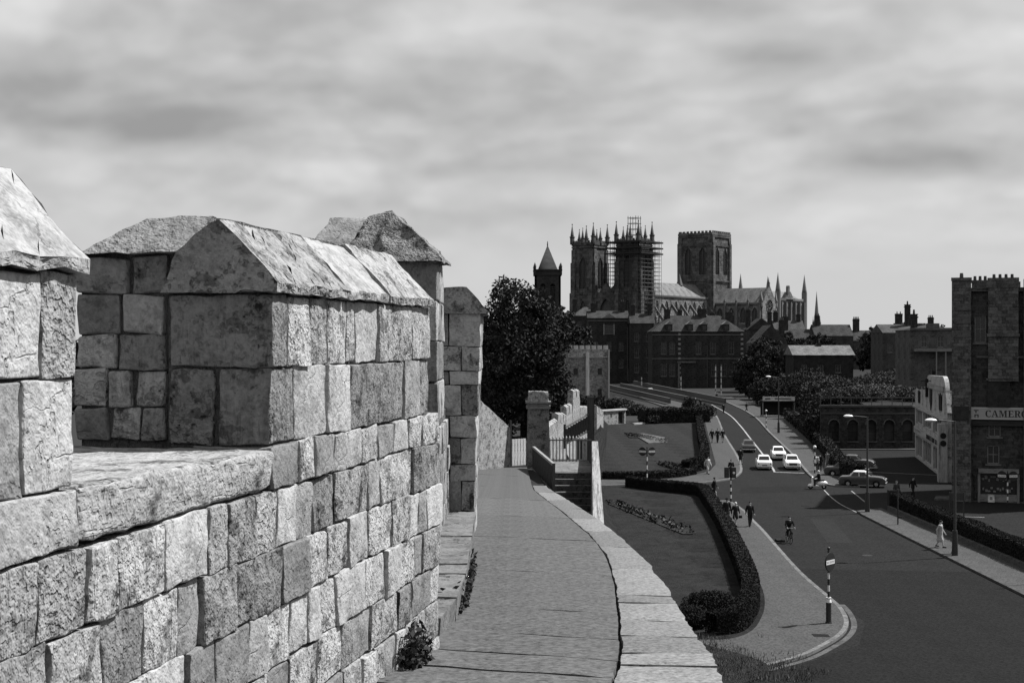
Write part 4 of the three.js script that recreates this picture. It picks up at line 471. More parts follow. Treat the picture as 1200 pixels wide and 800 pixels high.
{ const c = scene.children[scene.children.length - 1]; for (const x of [-5.2, 12.4]) for (let y = 1.5; y < 15; y += 1.35) part('quoin', box(0.75, 0.62, 0.16, x, y, 0.08), gritMat(0.28, 1), c);
  for (const x of [-8, -2.2, 1.8, 8]) { const d = part('dormer', merge([box(1.7, 1.9, 2.4, 0, 0.95, -1.2)]), sootBrick, c, [x, 15.9, 0.05]); part('roof', roofGeo('cross', 1.9, 2.5, 0.9, 0.2), gritMat(0.24, 2), d, [0, 1.9, -1.2]); part('pane', box(1.0, 1.1, 0.06, 0, 0.95, 0.02), glassDark, d); } part('drainpipe', box(0.14, 12, 0.14, 2.6, 6, 0.12), gritMat(0.12), c); part('doorway', merge([box(5.2, 0.4, 0.5, -3.2, 7.2, 0.25), box(0.5, 7, 0.3, -5.4, 3.5, 0.15)]), sillMat, c); }
house('tall_house', 'tall dark house with a pedimented attic window behind the battlemented tower', { at: [30.5, 0, -450], w: 12.6, h: 20.4, d: 11, roof: ['gable', 2.4], openings: [{ x: 0.2, y: 15.4, w: 2.6, h: 2.9, bars: '11' }, ...grid([-4, 0.2, 4], [[10, 1.4, 2.8, '11'], [4.6, 1.4, 2.8, '11']])], band: [19.6], chimneys: [[-4.5, 21.4, -5, 1.6, 1.4, 3.6, 3], [4.8, 21.4, -5, 1.4, 1.4, 4.2, 2]] });
{ const c = scene.children[scene.children.length - 1]; part('pediment', roofGeo('cross', 4.4, 0.8, 1.4, 0), gritMat(0.22, 2), c, [0.2, 20.4, 0.3]); for (const x of [-1.4, 1.8]) part('pilaster', box(0.3, 3.4, 0.2, x, 16.8, 0.1), gritMat(0.34, 1), c); part('drainpipe', box(0.16, 17, 0.16, 6.0, 9, 0.14), gritMat(0.16), c); }
house('narrow_house', 'narrow sooty house with twin chimneys between tall house and club house', { at: [40.4, 0, -440], w: 7, h: 18.6, d: 11, roof: ['gable', 3.2], openings: grid([-1.8, 1.8], [[13, 1.3, 2.6, '11'], [8, 1.3, 2.8, '11'], [3.4, 1.3, 2.8, '11']]), chimneys: [[-2.6, 20, -5, 1.3, 1.4, 4.2, 3], [2.6, 20, -5, 1.3, 1.4, 4.6, 3]] });
house('gabled_house', 'small gabled house with one dark attic window rising among trees', { at: [66, 5, -362], w: 8.6, h: 7.6, d: 12, outline: [[-4.3, 0], [4.3, 0], [4.3, 7.6], [0, 12.0], [-4.3, 7.6]], roof: ['cross', 4.6, 0.1], openings: [{ x: 0.6, y: 7.6, w: 1.3, h: 1.9, bars: '11' }, { x: 0.4, y: 4.2, w: 1.2, h: 1.9, bars: '11' }], wall: gritMat(0.085, 3, 0.01), chimneys: [[3.4, 9.4, -4, 1.3, 1.3, 4, 2]] });
house('warehouse', 'long low warehouse with a pale slate roof in front of the gabled house', { at: [64, 5, -292], w: 12.2, h: 5.2, d: 9, roof: ['gable', 2.0], roofMat: gritMat(0.17, 3, 0.01), openings: grid([-4, -0.6, 3], [[1.6, 1.1, 1.7, '11']]), wall: gritMat(0.035, 3), chimneys: [[0, 6.2, -4.5, 0.8, 0.8, 1.4, 1]] });
[['steep gabled house', 47, -455, 7, 15, 4.2, 'cross', 'steep gabled roof showing over the club house ridge'], ['x', 57.5, -452, 9, 17.2, 3.4, 'gable', 'broad roof with tall stack behind the right of the club house'], ['x', 66.5, -445, 8, 15.6, 3.8, 'cross', 'gabled roof between the club house and the gabled house'], ['x', 24.5, -470, 9, 21.5, 3, 'hip', 'hipped roof behind the tall pedimented house'], ['x', 75.5, -430, 8.5, 11.5, 3.6, 'cross', 'gabled roof above the warehouse'], ['x', 84.5, -432, 9, 11.2, 3.2, 'gable', 'plain roof left of the skyline terrace']].forEach(([n, x, z, w, h, rh, rt, label], i) => house('roofed_house', label, { at: [x, z > -440 && x > 70 ? 5 : 0, z], w, h, d: 9, group: 'houses crowded below the minster', roof: [rt, rh, 0.2], wall: blockMat(0.05 + 0.015 * (i % 3), 3, 0.02), roofMat: gritMat(0.05 + 0.03 * (i % 2), 3, 0.02), openings: grid([-w * 0.25, w * 0.25], [[h - 4, 1.2, 2.2, '11'], [h - 8.5, 1.2, 2.2, '11']]), chimneys: [[-w * 0.4, h + rh * 0.2, -4.5, 1.3, 1.3, rh * 0.8 + 2.4, 2 + i % 3], [w * 0.38, h + rh * 0.2, -4.5, 1.2, 1.2, rh * 0.8 + 1.8, 2]] }));
{ // a row of terraces along the skyline
  const r = mulberry(404); let x = 78; const hs = [11.6, 12.6, 11.2, 13.0, 12.0, 12.8]; const labels = ['plain house at the near end of the skyline terrace', 'taller house with paired chimneys in the skyline terrace', 'low house beside the paired chimneys on the skyline', 'steep roofed house with a broad stack on the skyline', 'middle sized house behind the bay fronted building', 'end house of the skyline terrace by the tall stone building'];
  hs.forEach((h, i) => { const w = 9 + 2 * (i % 3); house('terrace_house', labels[i], { at: [x + w / 2, 5, -408], w: w - 0.05, h: h - 3, d: 10, group: 'houses on the skyline', roof: ['gable', 3.0 + 0.3 * (i % 2), 0.15], openings: grid([-w * 0.28, w * 0.05, w * 0.32], [[2, 1.2, 2, '11'], [5.6, 1.2, 1.9, '11']]), wall: gritMat(0.045 + 0.012 * (i % 3), 3), chimneys: [[-w * 0.35, h - 0.6, -5, 1.2 + r(), 1.2, 3.2 + r(), 2 + i % 3]] }); x += w; }); }
house('corner_house', 'square brick house with a lean-to roof among trees below the terrace', { at: [71.6, 5, -262], w: 6.4, h: 9.6, d: 9, roof: ['gable', 1.6, 0.1], openings: [{ x: 1.6, y: 3.4, w: 2.6, h: 4.6, bars: '11' }, { x: -1.9, y: 6, w: 0.9, h: 1.7, bars: '11' }], wall: gritMat(0.07, 3), roofMat: gritMat(0.08, 3), chimneys: [[2.4, 10.4, -4, 0.9, 0.9, 4.4, 1]] });
{ // bay fronted building with a balcony on posts
  const t = house('balcony_house', 'weathered stone building with a balcony slab carried on two pale posts', { at: [59.4, 0, -200], w: 6.6, h: 14.6, d: 8, roof: ['hip', 0.8, 0.15], openings: [{ x: -1.4, y: 12.2, w: 0.9, h: 1.6, bars: '11' }, { x: 0.9, y: 12.2, w: 0.9, h: 1.6, bars: '11' }, { x: 0.4, y: 6.4, w: 1.6, h: 2.8, bars: '11' }], wall: gritMat(0.10, 3, 0.02), chimneys: [[-2.0, 14.6, -3, 0.8, 0.8, 2.2, 1]] });
  part('balcony_slab', box(6.2, 0.4, 1.6, 0.2, 11.8, 0.8), gritMat(0.20, 2), t); for (const x of [-0.1, 1.2]) part('post', box(0.16, 11.6, 0.16, x, 5.8, 1.4), gritMat(0.24, 1), t); part('hanging_board', box(1.2, 1.0, 0.08, 0.4, 8.4, 1.3), gritMat(0.10, 1), t); part('parapet', merge([box(6.7, 0.3, 0.4, 0, 14.75, 0.05), box(1.8, 0.7, 0.3, -0.2, 15.2, 0.0)]), gritMat(0.12, 2), t); }
// ---- white public house seen along its front
{
  const t = thing('public_house', 'white rendered public house with stepped curved parapet and dark emblems', 'building', [45.5, 0, -160.5], Math.atan2(-0.984, -0.178)), white = gritMat(0.40, 4, 0.01), L = 29.6;
  const s = new THREE.Shape(); s.moveTo(0, 0); s.lineTo(L, 0); s.lineTo(L, 6.4); s.lineTo(L - 1.2, 8.2); s.quadraticCurveTo(L - 1.8, 9.7, L - 4, 9.7); s.lineTo(13.5, 9.5); s.quadraticCurveTo(12.6, 9.5, 12.6, 8.6); s.lineTo(12.6, 8.0); s.lineTo(0, 7.6); s.closePath();
  const bays = [[4.4, 6.2], [12.6, 7.4], [21.6, 7.0]]; for (const [x, w] of bays) { s.holes.push(archPath(new THREE.Path(), { x, y: 3.9, w, h: 1.6 })); s.holes.push(archPath(new THREE.Path(), { x, y: 0.25, w, h: 2.3 })); }
  part('wall', boxUV(merge([new THREE.ExtrudeGeometry(s, { depth: 0.4, bevelEnabled: false }).translate(0, 0, -0.4), box(0.4, 7.4, 7, 0.2, 3.7, -3.9), box(L - 1, 7.4, 0.4, L / 2, 3.7, -7.2)])), white, t); part('roof', box(L - 0.9, 0.3, 6.8, L / 2, 7.0, -3.8), slate, t);
  for (const [x, w] of bays) { for (const [y, h] of [[3.9, 1.6], [0.25, 2.3]]) { const n = 4, fr = [box(w, 0.12, 0.1, 0, 0.06, 0), box(w, 0.12, 0.1, 0, h - 0.06, 0)]; for (let i = 0; i <= n; i++) fr.push(box(0.14, h, 0.1, -w / 2 + 0.07 + (w - 0.14) * i / n, h / 2, 0)); const f = part('window', merge(fr), gritMat(0.45), t, [x, y, -0.2]); part('pane', box(w, h, 0.03, 0, h / 2, -0.08), glassDark, f); } }
  part('fascia', box(L - 1, 0.7, 0.18, L / 2, 3.2, 0.1), white, t); part('string_course', box(L - 0.6, 0.2, 0.3, L / 2, 5.75, 0.15), white, t); part('string_course', box(13.5, 0.5, 0.14, 20.5, 8.5, 0.07), gritMat(0.30, 2), t);
  const crown = new THREE.Shape([[-0.9, 0], [0.9, 0], [1.1, 1.3], [0.55, 0.7], [0, 1.4], [-0.55, 0.7], [-1.1, 1.3]].map(p => new THREE.Vector2(...p))), ink = M(0.02);
  part('emblem', new THREE.ExtrudeGeometry(crown, { depth: 0.08, bevelEnabled: false }).translate(5, 6.3, 0.01), ink, t); part('emblem', new THREE.ExtrudeGeometry(crown, { depth: 0.08, bevelEnabled: false }).scale(1.1, 1.2, 1).translate(24.6, 6.4, 0.01), ink, t);
  part('emblem', new THREE.ExtrudeGeometry(new THREE.Shape([[-1, 2], [1, 2], [1, 0.8], [0, -0.2], [-1, 0.8]].map(p => new THREE.Vector2(...p))), { depth: 0.08, bevelEnabled: false }).translate(16.4, 6.2, 0.01), gritMat(0.04, 0.7, 0.02), t);
  part('end_pier', box(1.0, 5.4, 0.8, L - 0.2, 2.7, 0.42), white, t); part('lamp_bracket', merge([box(0.08, 0.08, 1, 16, 9.0, 0.5), box(0.3, 1.9, 0.3, 13.6, 8.2, 0.14)]), ink, t); for (const y of [3.6, 4.3]) part('emblem', new THREE.CylinderGeometry(0.28, 0.28, 0.06, 12).rotateX(Math.PI / 2).rotateY(Math.PI / 2).translate(L + 0.31, y, 0.4), ink, t);
  part('fascia_lettering', merge([14.2, 15.4, 16.6, 18, 19.4, 20.6, 22.2, 23.6].map((x, i) => box(0.75, 0.45, 0.05, x, 3.2 + 0.02 * (i % 2), 0.21))), ink, t);
}
// ---- tall stone corner building with the brewery sign
{
  const t = thing('corner_building', 'tall sooty stone corner building with a clustered chimney stack and a long sign board', 'building', [35.9, 0, -116], -0.305), st = blockMat(0.13, 4.2, 0.06), br = blockMat(0.065, 3.6, 0.04), W = 13;
  const op = [{ x: 3.6, y: 14.4, w: 0.0001, h: 0.0001 }].slice(1); const wins = [{ x: 2.2, y: 12.9, w: 0.9, h: 2.2, bars: '11' }, { x: 3.7, y: 10.1, w: 0.85, h: 1.0, bars: '11' }, { x: 3.3, y: 5.3, w: 0.95, h: 1.3, bars: '11' }, { x: 3.2, y: 3.1, w: 0.95, h: 1.5, bars: '11' }, { x: 8.2, y: 13.2, w: 1.4, h: 2.4, bars: '11' }, { x: 8.2, y: 9.2, w: 1.4, h: 2.2, bars: '11' }, { x: 8.2, y: 3.6, w: 1.4, h: 2.2, bars: '11' }, { x: 11, y: 3.6, w: 1.4, h: 2.2, bars: '11' }, { x: 6.2, y: 3.3, w: 0.9, h: 1.5, bars: '11' }];
  part('wall', boxUV(merge([pierced([[0, 0], [W, 0], [W, 17.1], [0, 17.1]], [...wins, { x: 3.6, y: 0.7, w: 2.9, h: 1.6 }, { x: 1.3, y: 0.15, w: 0.9, h: 2.0 }], 0.4), box(0.4, 17.1, 9, 0.2, 8.55, -4.9), box(0.4, 17.1, 9, W - 0.2, 8.55, -4.9), box(W - 0.8, 17.1, 0.4, W / 2, 8.55, -9.2), box(W - 0.8, 0.3, 8.6, W / 2, 16.6, -4.7)])), br, t);
  for (const w of wins) windowAt(t, w, frameMat);
  part('corner_turret', boxUV(merge([box(1.5, 18.0, 0.5, 0.74, 9.0, 0.24), box(1.6, 0.25, 0.8, 0.74, 18.05, 0.2), cyl(0.16, 0.13, 0.4, 0.75, 18.15, 0.2, 8)])), st, t); for (const y of [13.6, 14.7, 15.8]) part('band_block', box(1.2, 0.55, 0.06, 0.85, y, 0.52), gritMat(0.11, 2), t);
  const ck = part('chimney_breast', boxUV(merge([box(2.3, 17.2, 0.7, 3.95, 8.6 + 0.0, 0.35).translate(0, 0, 0)].map(g => g))).translate(0, 9.6, 0).scale(1, 1, 1), st, t); ck.geometry = boxUV(merge([box(2.3, 7.6, 0.6, 3.95, 13.6, 0.3), box(2.5, 0.25, 0.75, 3.95, 13.5, 0.37), box(2.6, 0.5, 0.9, 3.95, 17.55, 0.2), box(2.4, 0.35, 0.8, 3.95, 17.95, 0.2)])); for (let i = 0; i < 4; i++) part('chimney_pot', cyl(0.13, 0.11, 0.3, 3.25 + i * 0.46, 18.12, 0.2, 8), pot, ck);
  const c2 = part('chimney', boxUV(merge([box(1.3, 0.9, 1, 2.2, 17.5, -1.2), box(1.45, 0.2, 1.1, 2.2, 17.9, -1.2)])), st, t); for (let i = 0; i < 3; i++) part('chimney_pot', cyl(0.13, 0.11, 0.35, 1.8 + i * 0.4, 18, -1.2, 8), pot, c2);
  part('pinnacle', boxUV(merge([box(0.9, 18, 0.5, 5.95, 9, 0.24), box(0.7, 1.0, 0.6, 5.95, 18.4, 0.2), new THREE.SphereGeometry(0.34, 8, 6).translate(5.95, 19.1, 0.2), cyl(0.1, 0.06, 0.3, 5.95, 19.4, 0.2, 6)])), st, t);
  part('cornice', box(W, 0.3, 0.5, W / 2, 17.2, 0.05), st, t); part('string_course', box(5.0, 0.16, 0.2, 4.4, 11.75, 0.1), gritMat(0.13, 2), t); part('bay_window', boxUV(merge([box(1.7, 2.2, 0.5, 3.6, 8.8, 0.25)])), gritMat(0.04, 2), t); part('bay_cap', box(1.9, 0.14, 0.6, 3.6, 9.96, 0.3), sillMat, t);
  // sign board, flat print
  const cv = document.createElement('canvas'); cv.width = 1024; cv.height = 128; const x = cv.getContext('2d'); x.fillStyle = '#8a8a8a'; x.fillRect(0, 0, 1024, 128); x.strokeStyle = '#a8a8a8'; x.lineWidth = 8; x.strokeRect(4, 4, 1016, 120); x.fillStyle = '#101010'; x.font = 'bold 100px serif'; x.textBaseline = 'middle'; x.fillText('CAMERONS', 150, 68, 780); x.fillRect(34, 28, 50, 10); x.fillRect(50, 28, 12, 34); x.fillRect(40, 76, 12, 34); x.fillRect(40, 76, 40, 10); x.fillRect(72, 76, 12, 34);
  const tx = new THREE.CanvasTexture(cv); tx.colorSpace = THREE.SRGBColorSpace; const bd = part('sign_board', box(7.6, 1.04, 0.16, 5.2, 7.2, 0.32), M(0.05), t); part('sign_face', new THREE.PlaneGeometry(7.5, 0.96).translate(5.2, 7.2, 0.406), M(1, 0.8, { map: tx }), bd); part('sign_bracket', merge([box(8, 0.4, 0.3, 5.2, 6.4, 0.15), box(1.2, 1.1, 0.14, 0.72, 7.2, 0.56)]), gritMat(0.045, 2), t);
  const sf = part('shop_front', merge([box(3.1, 0.35, 0.5, 3.6, 2.55, 0.25), box(0.2, 2.3, 0.2, 2.1, 1.15, 0.1), box(0.2, 2.3, 0.2, 5.1, 1.15, 0.1), box(2.9, 0.6, 0.16, 3.6, 0.35, 0.08)]), gritMat(0.22, 2), t); part('shop_window', box(2.9, 1.6, 0.05, 3.6, 1.5, -0.25), glassDark, sf); const rr = mulberry(8); for (let i = 0; i < 22; i++) part('display_item', box(0.12 + rr() * 0.12, 0.12 + rr() * 0.16, 0.05, 2.4 + (i % 11) * 0.22 + rr() * 0.08, i < 11 ? 0.85 + rr() * 0.3 : 1.7 + rr() * 0.35, -0.16), gritMat(0.24, 0.6), sf); part('door', box(0.86, 2.0, 0.06, 1.3, 1.15, -0.2), gritMat(0.09, 1), t); part('door_panel', box(0.4, 0.9, 0.04, 1.3, 1.45, -0.14), gritMat(0.16, 1), t);
  const po = part('poster', box(1.05, 1.6, 0.06, 6.05, 1.7, 0.55), gritMat(0.45, 1), t); part('poster_print', merge([box(0.16, 0.16, 0.02, 5.9, 1.75, 0.59), box(0.14, 0.14, 0.02, 6.35, 1.35, 0.59), bar([5.75, 2.25, 0.59], [6.4, 1.95, 0.59], 0.03, 4), bar([5.75, 1.5, 0.59], [6.45, 1.7, 0.59], 0.035, 4)]), M(0.02), po);
}
{ // battlemented stone tower at the end of the wall
  const t = thing('stone_tower', 'square battlemented stone tower with a pale buttress strip beside the tree', 'tower', [15.6, 0, -290], 0.42), w = 9.4, h = 11.4, st = blockMat(0.26, 4, 0.08), op = [{ x: -2.9, y: 6.2, w: 1.0, h: 1.3 }, { x: 2.6, y: 6.2, w: 1.0, h: 1.3 }, { x: 2.6, y: 1.9, w: 1.0, h: 1.4 }];
  part('wall', boxUV(merge([pierced([[-w / 2, 0], [w / 2, 0], [w / 2, h], [-w / 2, h]], op, 0.6), box(0.6, h, w - 1, -w / 2 + 0.3, h / 2, -w / 2 - 0.1), box(0.6, h, w - 1, w / 2 - 0.3, h / 2, -w / 2 - 0.1), box(w, h, 0.6, 0, h / 2, -w)])), st, t); for (const o of op) windowAt(t, { ...o, bars: '11' }, gritMat(0.06));
  for (let i = 0; i < 7; i++) part('merlon', box(0.85, 0.8, 0.5, -w / 2 + 0.6 + i * (w - 1.2) / 6, h + 0.4, -0.25), gritMat(0.42, 2, 0.03), t); part('buttress', box(0.7, h - 0.6, 0.5, -0.4, h / 2 - 0.3, 0.25), gritMat(0.48, 2, 0.03), t); part('string_course', box(w + 0.1, 0.3, 0.2, 0, h - 1.6, 0.1), st, t); part('corner_strip', box(0.35, h, 0.2, w / 2 - 0.1, h / 2, 0.12), gritMat(0.34, 2), t); part('floor', box(w - 1.4, 0.3, w - 1.6, 0, h - 0.4, -w / 2), st, t);
}
// ---- trees
const far = 'trees beyond the street';
tree('broad_tree', 'tall dense dark tree standing behind the battlemented wall beside the stone tower', [1.6, 0, -195], [[-1.0, 17, 0, 4.8, 4.4, 5], [-4.6, 12.5, 0, 3.5, 4.5, 4], [2.0, 13.6, 1, 3.9, 4.5, 4.5], [-1, 10, 2, 6.0, 6, 5.5], [3.0, 9, 1, 3.4, 5, 4.5], [-3, 5.5, 2, 6, 4.5, 5], [2.6, 4.6, 2, 4, 4.2, 5], [-0.5, 13, 0, 3.6, 5, 3.4]], 50000, 0.35, leafDark, 1, far, 0.5);
tree('broad_tree', 'lower dark tree filling the gap between tall tree and stone tower', [4.6, 0, -215], [[-0.6, 10.5, 0, 3.4, 3.6, 4], [-2.5, 6, 1, 3.5, 4.5, 4], [0.6, 6, 0, 2.8, 4, 4], [0, 3, 2, 4, 3, 4]], 22000, 0.34, leafDark, 2, far);
tree('broad_tree', 'dark tree behind the church tower foot showing above tall house', [11, 0, -330], [[-1, 16.5, 0, 5, 4.5, 5], [-4, 13, 0, 4.5, 5, 4], [4.0, 13, 0, 4, 4.0, 4], [0, 8, 1, 6, 7, 5]], 15000, 0.6, leafDark, 3, far);
tree('broad_tree', 'dark tree in front of the stone tower foot', [14.6, 0, -262], [[0, 1.9, 0, 2.6, 1.3, 2.5], [-3, 2.2, 1, 2.6, 1.6, 2.2], [3.4, 1.6, 0, 2.2, 1.3, 2]], 5000, 0.34, leafDark, 4, far);
[[60.5, -340, 13.5, 6.5, 'dark tree between club house and gabled house', leafDark], [62.5, -306, 8.5, 5.2, 'rounded dark tree beneath the gabled house', leafDark], [55, -320, 9.5, 5.5, 'low spreading tree behind the shelter sign', leafDark], [79, -300, 11, 6.5, 'tall tree at the right end of the warehouse', leafDark], [87, -318, 12, 7, 'tree in front of the skyline terrace', leafDark], [77, -285, 6.5, 4.4, 'bushy tree behind the corner house', leafMid], [96, -330, 12, 7.5, 'wide tree under the skyline chimneys', leafDark], [73, -385, 11, 5.5, 'high tree rising behind the warehouse roof', leafDark], [82, -380, 10, 5.5, 'high tree left of the skyline terrace', leafDark]].forEach(([x, z, h, w, label, m], i) => tree('broad_tree', label, [x, x > 50 && z > -420 && i !== 0 && i !== 2 ? 4.9 : 0, z], [[0, h * 0.72, 0, w * 0.7, h * 0.3, w * 0.7], [-w * 0.5, h * 0.5, 0, w * 0.55, h * 0.3, w * 0.5], [w * 0.5, h * 0.52, 0, w * 0.55, h * 0.3, w * 0.5], [0, h * 0.34, 1, w * 0.85, h * 0.28, w * 0.7]], 11000, 0.5, m, 20 + i, far));
[[45.5, -190, 4.6, 2.0, 'pale leafy shrub above the left end of the arched wall', leafMid], [50.5, -196, 5, 2.2, 'wide pale shrub above the middle of the arched wall', leafPale], [55, -190, 4.4, 1.9, 'pale shrub above the right end of the arched wall', leafMid], [48, -212, 4.6, 2.6, 'shrub on the terrace behind the wide pale shrub', leafMid], [57, -222, 4.8, 2.8, 'tall shrub on the terrace before the balcony building', leafMid], [62, -236, 5, 3.0, 'broad shrub on the terrace under the corner house', leafMid], [52, -238, 5, 2.6, 'dark shrub on the terrace below the warehouse', leafDark], [69, -250, 4.6, 3.4, 'dark shrub on the terrace between warehouse and corner house', leafDark], [75, -272, 4.2, 3.8, 'dark shrub on the terrace beside the corner house wall', leafDark]].forEach(([x, z, w, h, label, m], i) => shrub('shrub', label, [x, 4.98, z], w, h * 0.5, w * 0.6, 4200, 0.26, m, 60 + i, 'shrubs on the terrace'));
[[21.577, -223.412, 1.7, 1.6, 'dark shrub at the corner of the low wall and the upper lawn'], [26.73, -243.494, 2.4, 1.9, 'dark shrub beyond the hedge of the upper lawn'], [30.382, -243.494, 1.3, 3.4, 'tall narrow evergreen behind the upper lawn'], [32, -238.143, 2.2, 2.6, 'dense evergreen at the pavement corner of the upper lawn'], [21.465, -251.988, 2.6, 2.0, 'shrub behind the low white wall'], [20.312, -270.887, 3.0, 2.2, 'dark shrub at the foot of the stone tower']].forEach(([x, z, w, h, label], i) => shrub('shrub', label, [x, 0.04, z], w, h * 0.5, w * 0.8, 2200, 0.24, i === 4 ? leafMid : leafDark, 80 + i, 'shrubs round the lawns'));
shrub('shrub', 'dark bush at the curled end of the near hedge', [9.3, 0.06, -66.5], 1.3, 0.65, 1.1, 11000, 0.07, M(0.02, 1), 91); shrub('shrub', 'rough dark bush against the foot of the near bank', [8.0, 0.04, -64.5], 1.1, 0.5, 1.0, 8000, 0.07, M(0.02, 1), 92);
[[39.6, -180, 2.4, 4.6, 'dark evergreen bush at the left end of the arched wall'], [42.2, -192, 2.8, 5.4, 'dark evergreen bush second along the far hedge'], [44.6, -204, 3.0, 5.8, 'dark evergreen bush third along the far hedge'], [47.6, -218, 3.2, 6.4, 'dark evergreen bush fourth along the far hedge'], [50.6, -234, 3.4, 6.6, 'dark evergreen bush behind the shelter'], [54, -252, 3.8, 7.4, 'tall evergreen bush beyond the shelter'], [56.5, -272, 4.4, 8.2, 'tall evergreen bush below the masts at the warehouse'], [52.5, -290, 4.2, 6.0, 'evergreen bush at the far pavement end']].forEach(([x, z, w, h, label], i) => shrub('shrub', label, [x, 0.0, z], w, h * 0.5, w, 4600, 0.36, leafDark, 120 + i, 'evergreens along the far hedge'));
// black yew outside the embrasure
tree('yew_tree', 'black yew tree seen through the open embrasure of the wall', [-4.6, 4, -15.2], [[0.1, 7.6, 0, 0.55, 1.7, 0.7], [-0.6, 7.0, -0.4, 0.5, 1.6, 0.6], [0.1, 5.4, 0, 0.9, 2.0, 1.0], [0, 3.0, 0, 1.1, 2.2, 1.1]], 9000, 0.09, M(0.02, 1), 95, null, 0.14);
// ---- hedges round the lawns
hedge('thick clipped hedge curling round the near lawn beside the pavement', offset(sp([[10.795, -126.731], [13.955, -122.435], [16.232, -119.729], [16.115, -112.87], [15.453, -102.222], [14.397, -89.55], [13.377, -78.518], [12.53, -71.286], [11.525, -66.475], [10.203, -62.997], [9.04, -62.273]], 36), 0.55), 0.85, 0.95, 42000, 0.075, 101, M(0.02, 1));
hedge('hedge along the pavement side of the upper lawn', offset(sp([[31.591, -233.022], [26.113, -188.443], [21.545, -151.545], [20.06, -143.517], [17.917, -138.917]], 20), 1.0), 0.9, 1.2, 14000, 0.15, 102, M(0.022, 1));
hedge('low hedge along the side street edge of the upper lawn', sp([[8.506, -133.772], [11.235, -133.772], [14.13, -134.602], [17.554, -138.032]], 14), 0.8, 0.6, 4500, 0.2, 103);
hedge('tall hedge across the far end of the upper lawn', sp([[20.371, -223.412], [25.729, -225.74], [31.2, -228.116]], 10), 2.2, 2.2, 5000, 0.3, 104);
hedge('dark hedge on the low wall along the far pavement', sp([[46.6, -241], [36.9, -168], [32.2, -138], [32.0, -131]], 24), 1.1, 1.5, 9000, 0.24, 105);
{ const l = hedge('long hedge on a stone plinth dividing the right pavement from the yard', [[29.5, -109], [29.6, -96], [29.8, -80], [30, -60], [30.2, -46]], 0.9, 1.3, 30000, 0.09, 106, M(0.022, 1)); part('plinth', merge([ribbon([[0, 0], [0.1, 13], [0.3, 29], [0.5, 49], [0.7, 63]].map(([x, z]) => [x - 0.25, z]), 0.95, -0.1, 0.32)]), gritMat(0.10, 2), l); part('end_pier', box(0.9, 1.5, 0.6, -0.1, 0.72, -0.4), gritMat(0.04, 2), l); part('notice', box(0.3, 0.4, 0.03, -0.1, 1.0, -0.085), gritMat(0.3), l); }
// ---- woods that close the view either side of the town
{ const r = mulberry(707); for (const [x0, z0, x1, z1, h, n] of [[-170, -330, -14, -300, 13, 9000], [112, -330, 260, -180, 12, 7000]]) { const g = leafMesh(n, () => { const u = r(), v = r(), x = lerp(x0, x1, u), z = lerp(z0, z1, u) + (r() - 0.5) * 26; return [x, (h + 3.5 * N(x * 0.09, 3, z * 0.09) * 2) * Math.sqrt(v), z]; }, 0.7, 1.5, r); tag(part(numbered('far_wood'), g, leafDark, scene), 'belt of dark woodland closing the view beside the town', 'wood', null, 'stuff'); } }

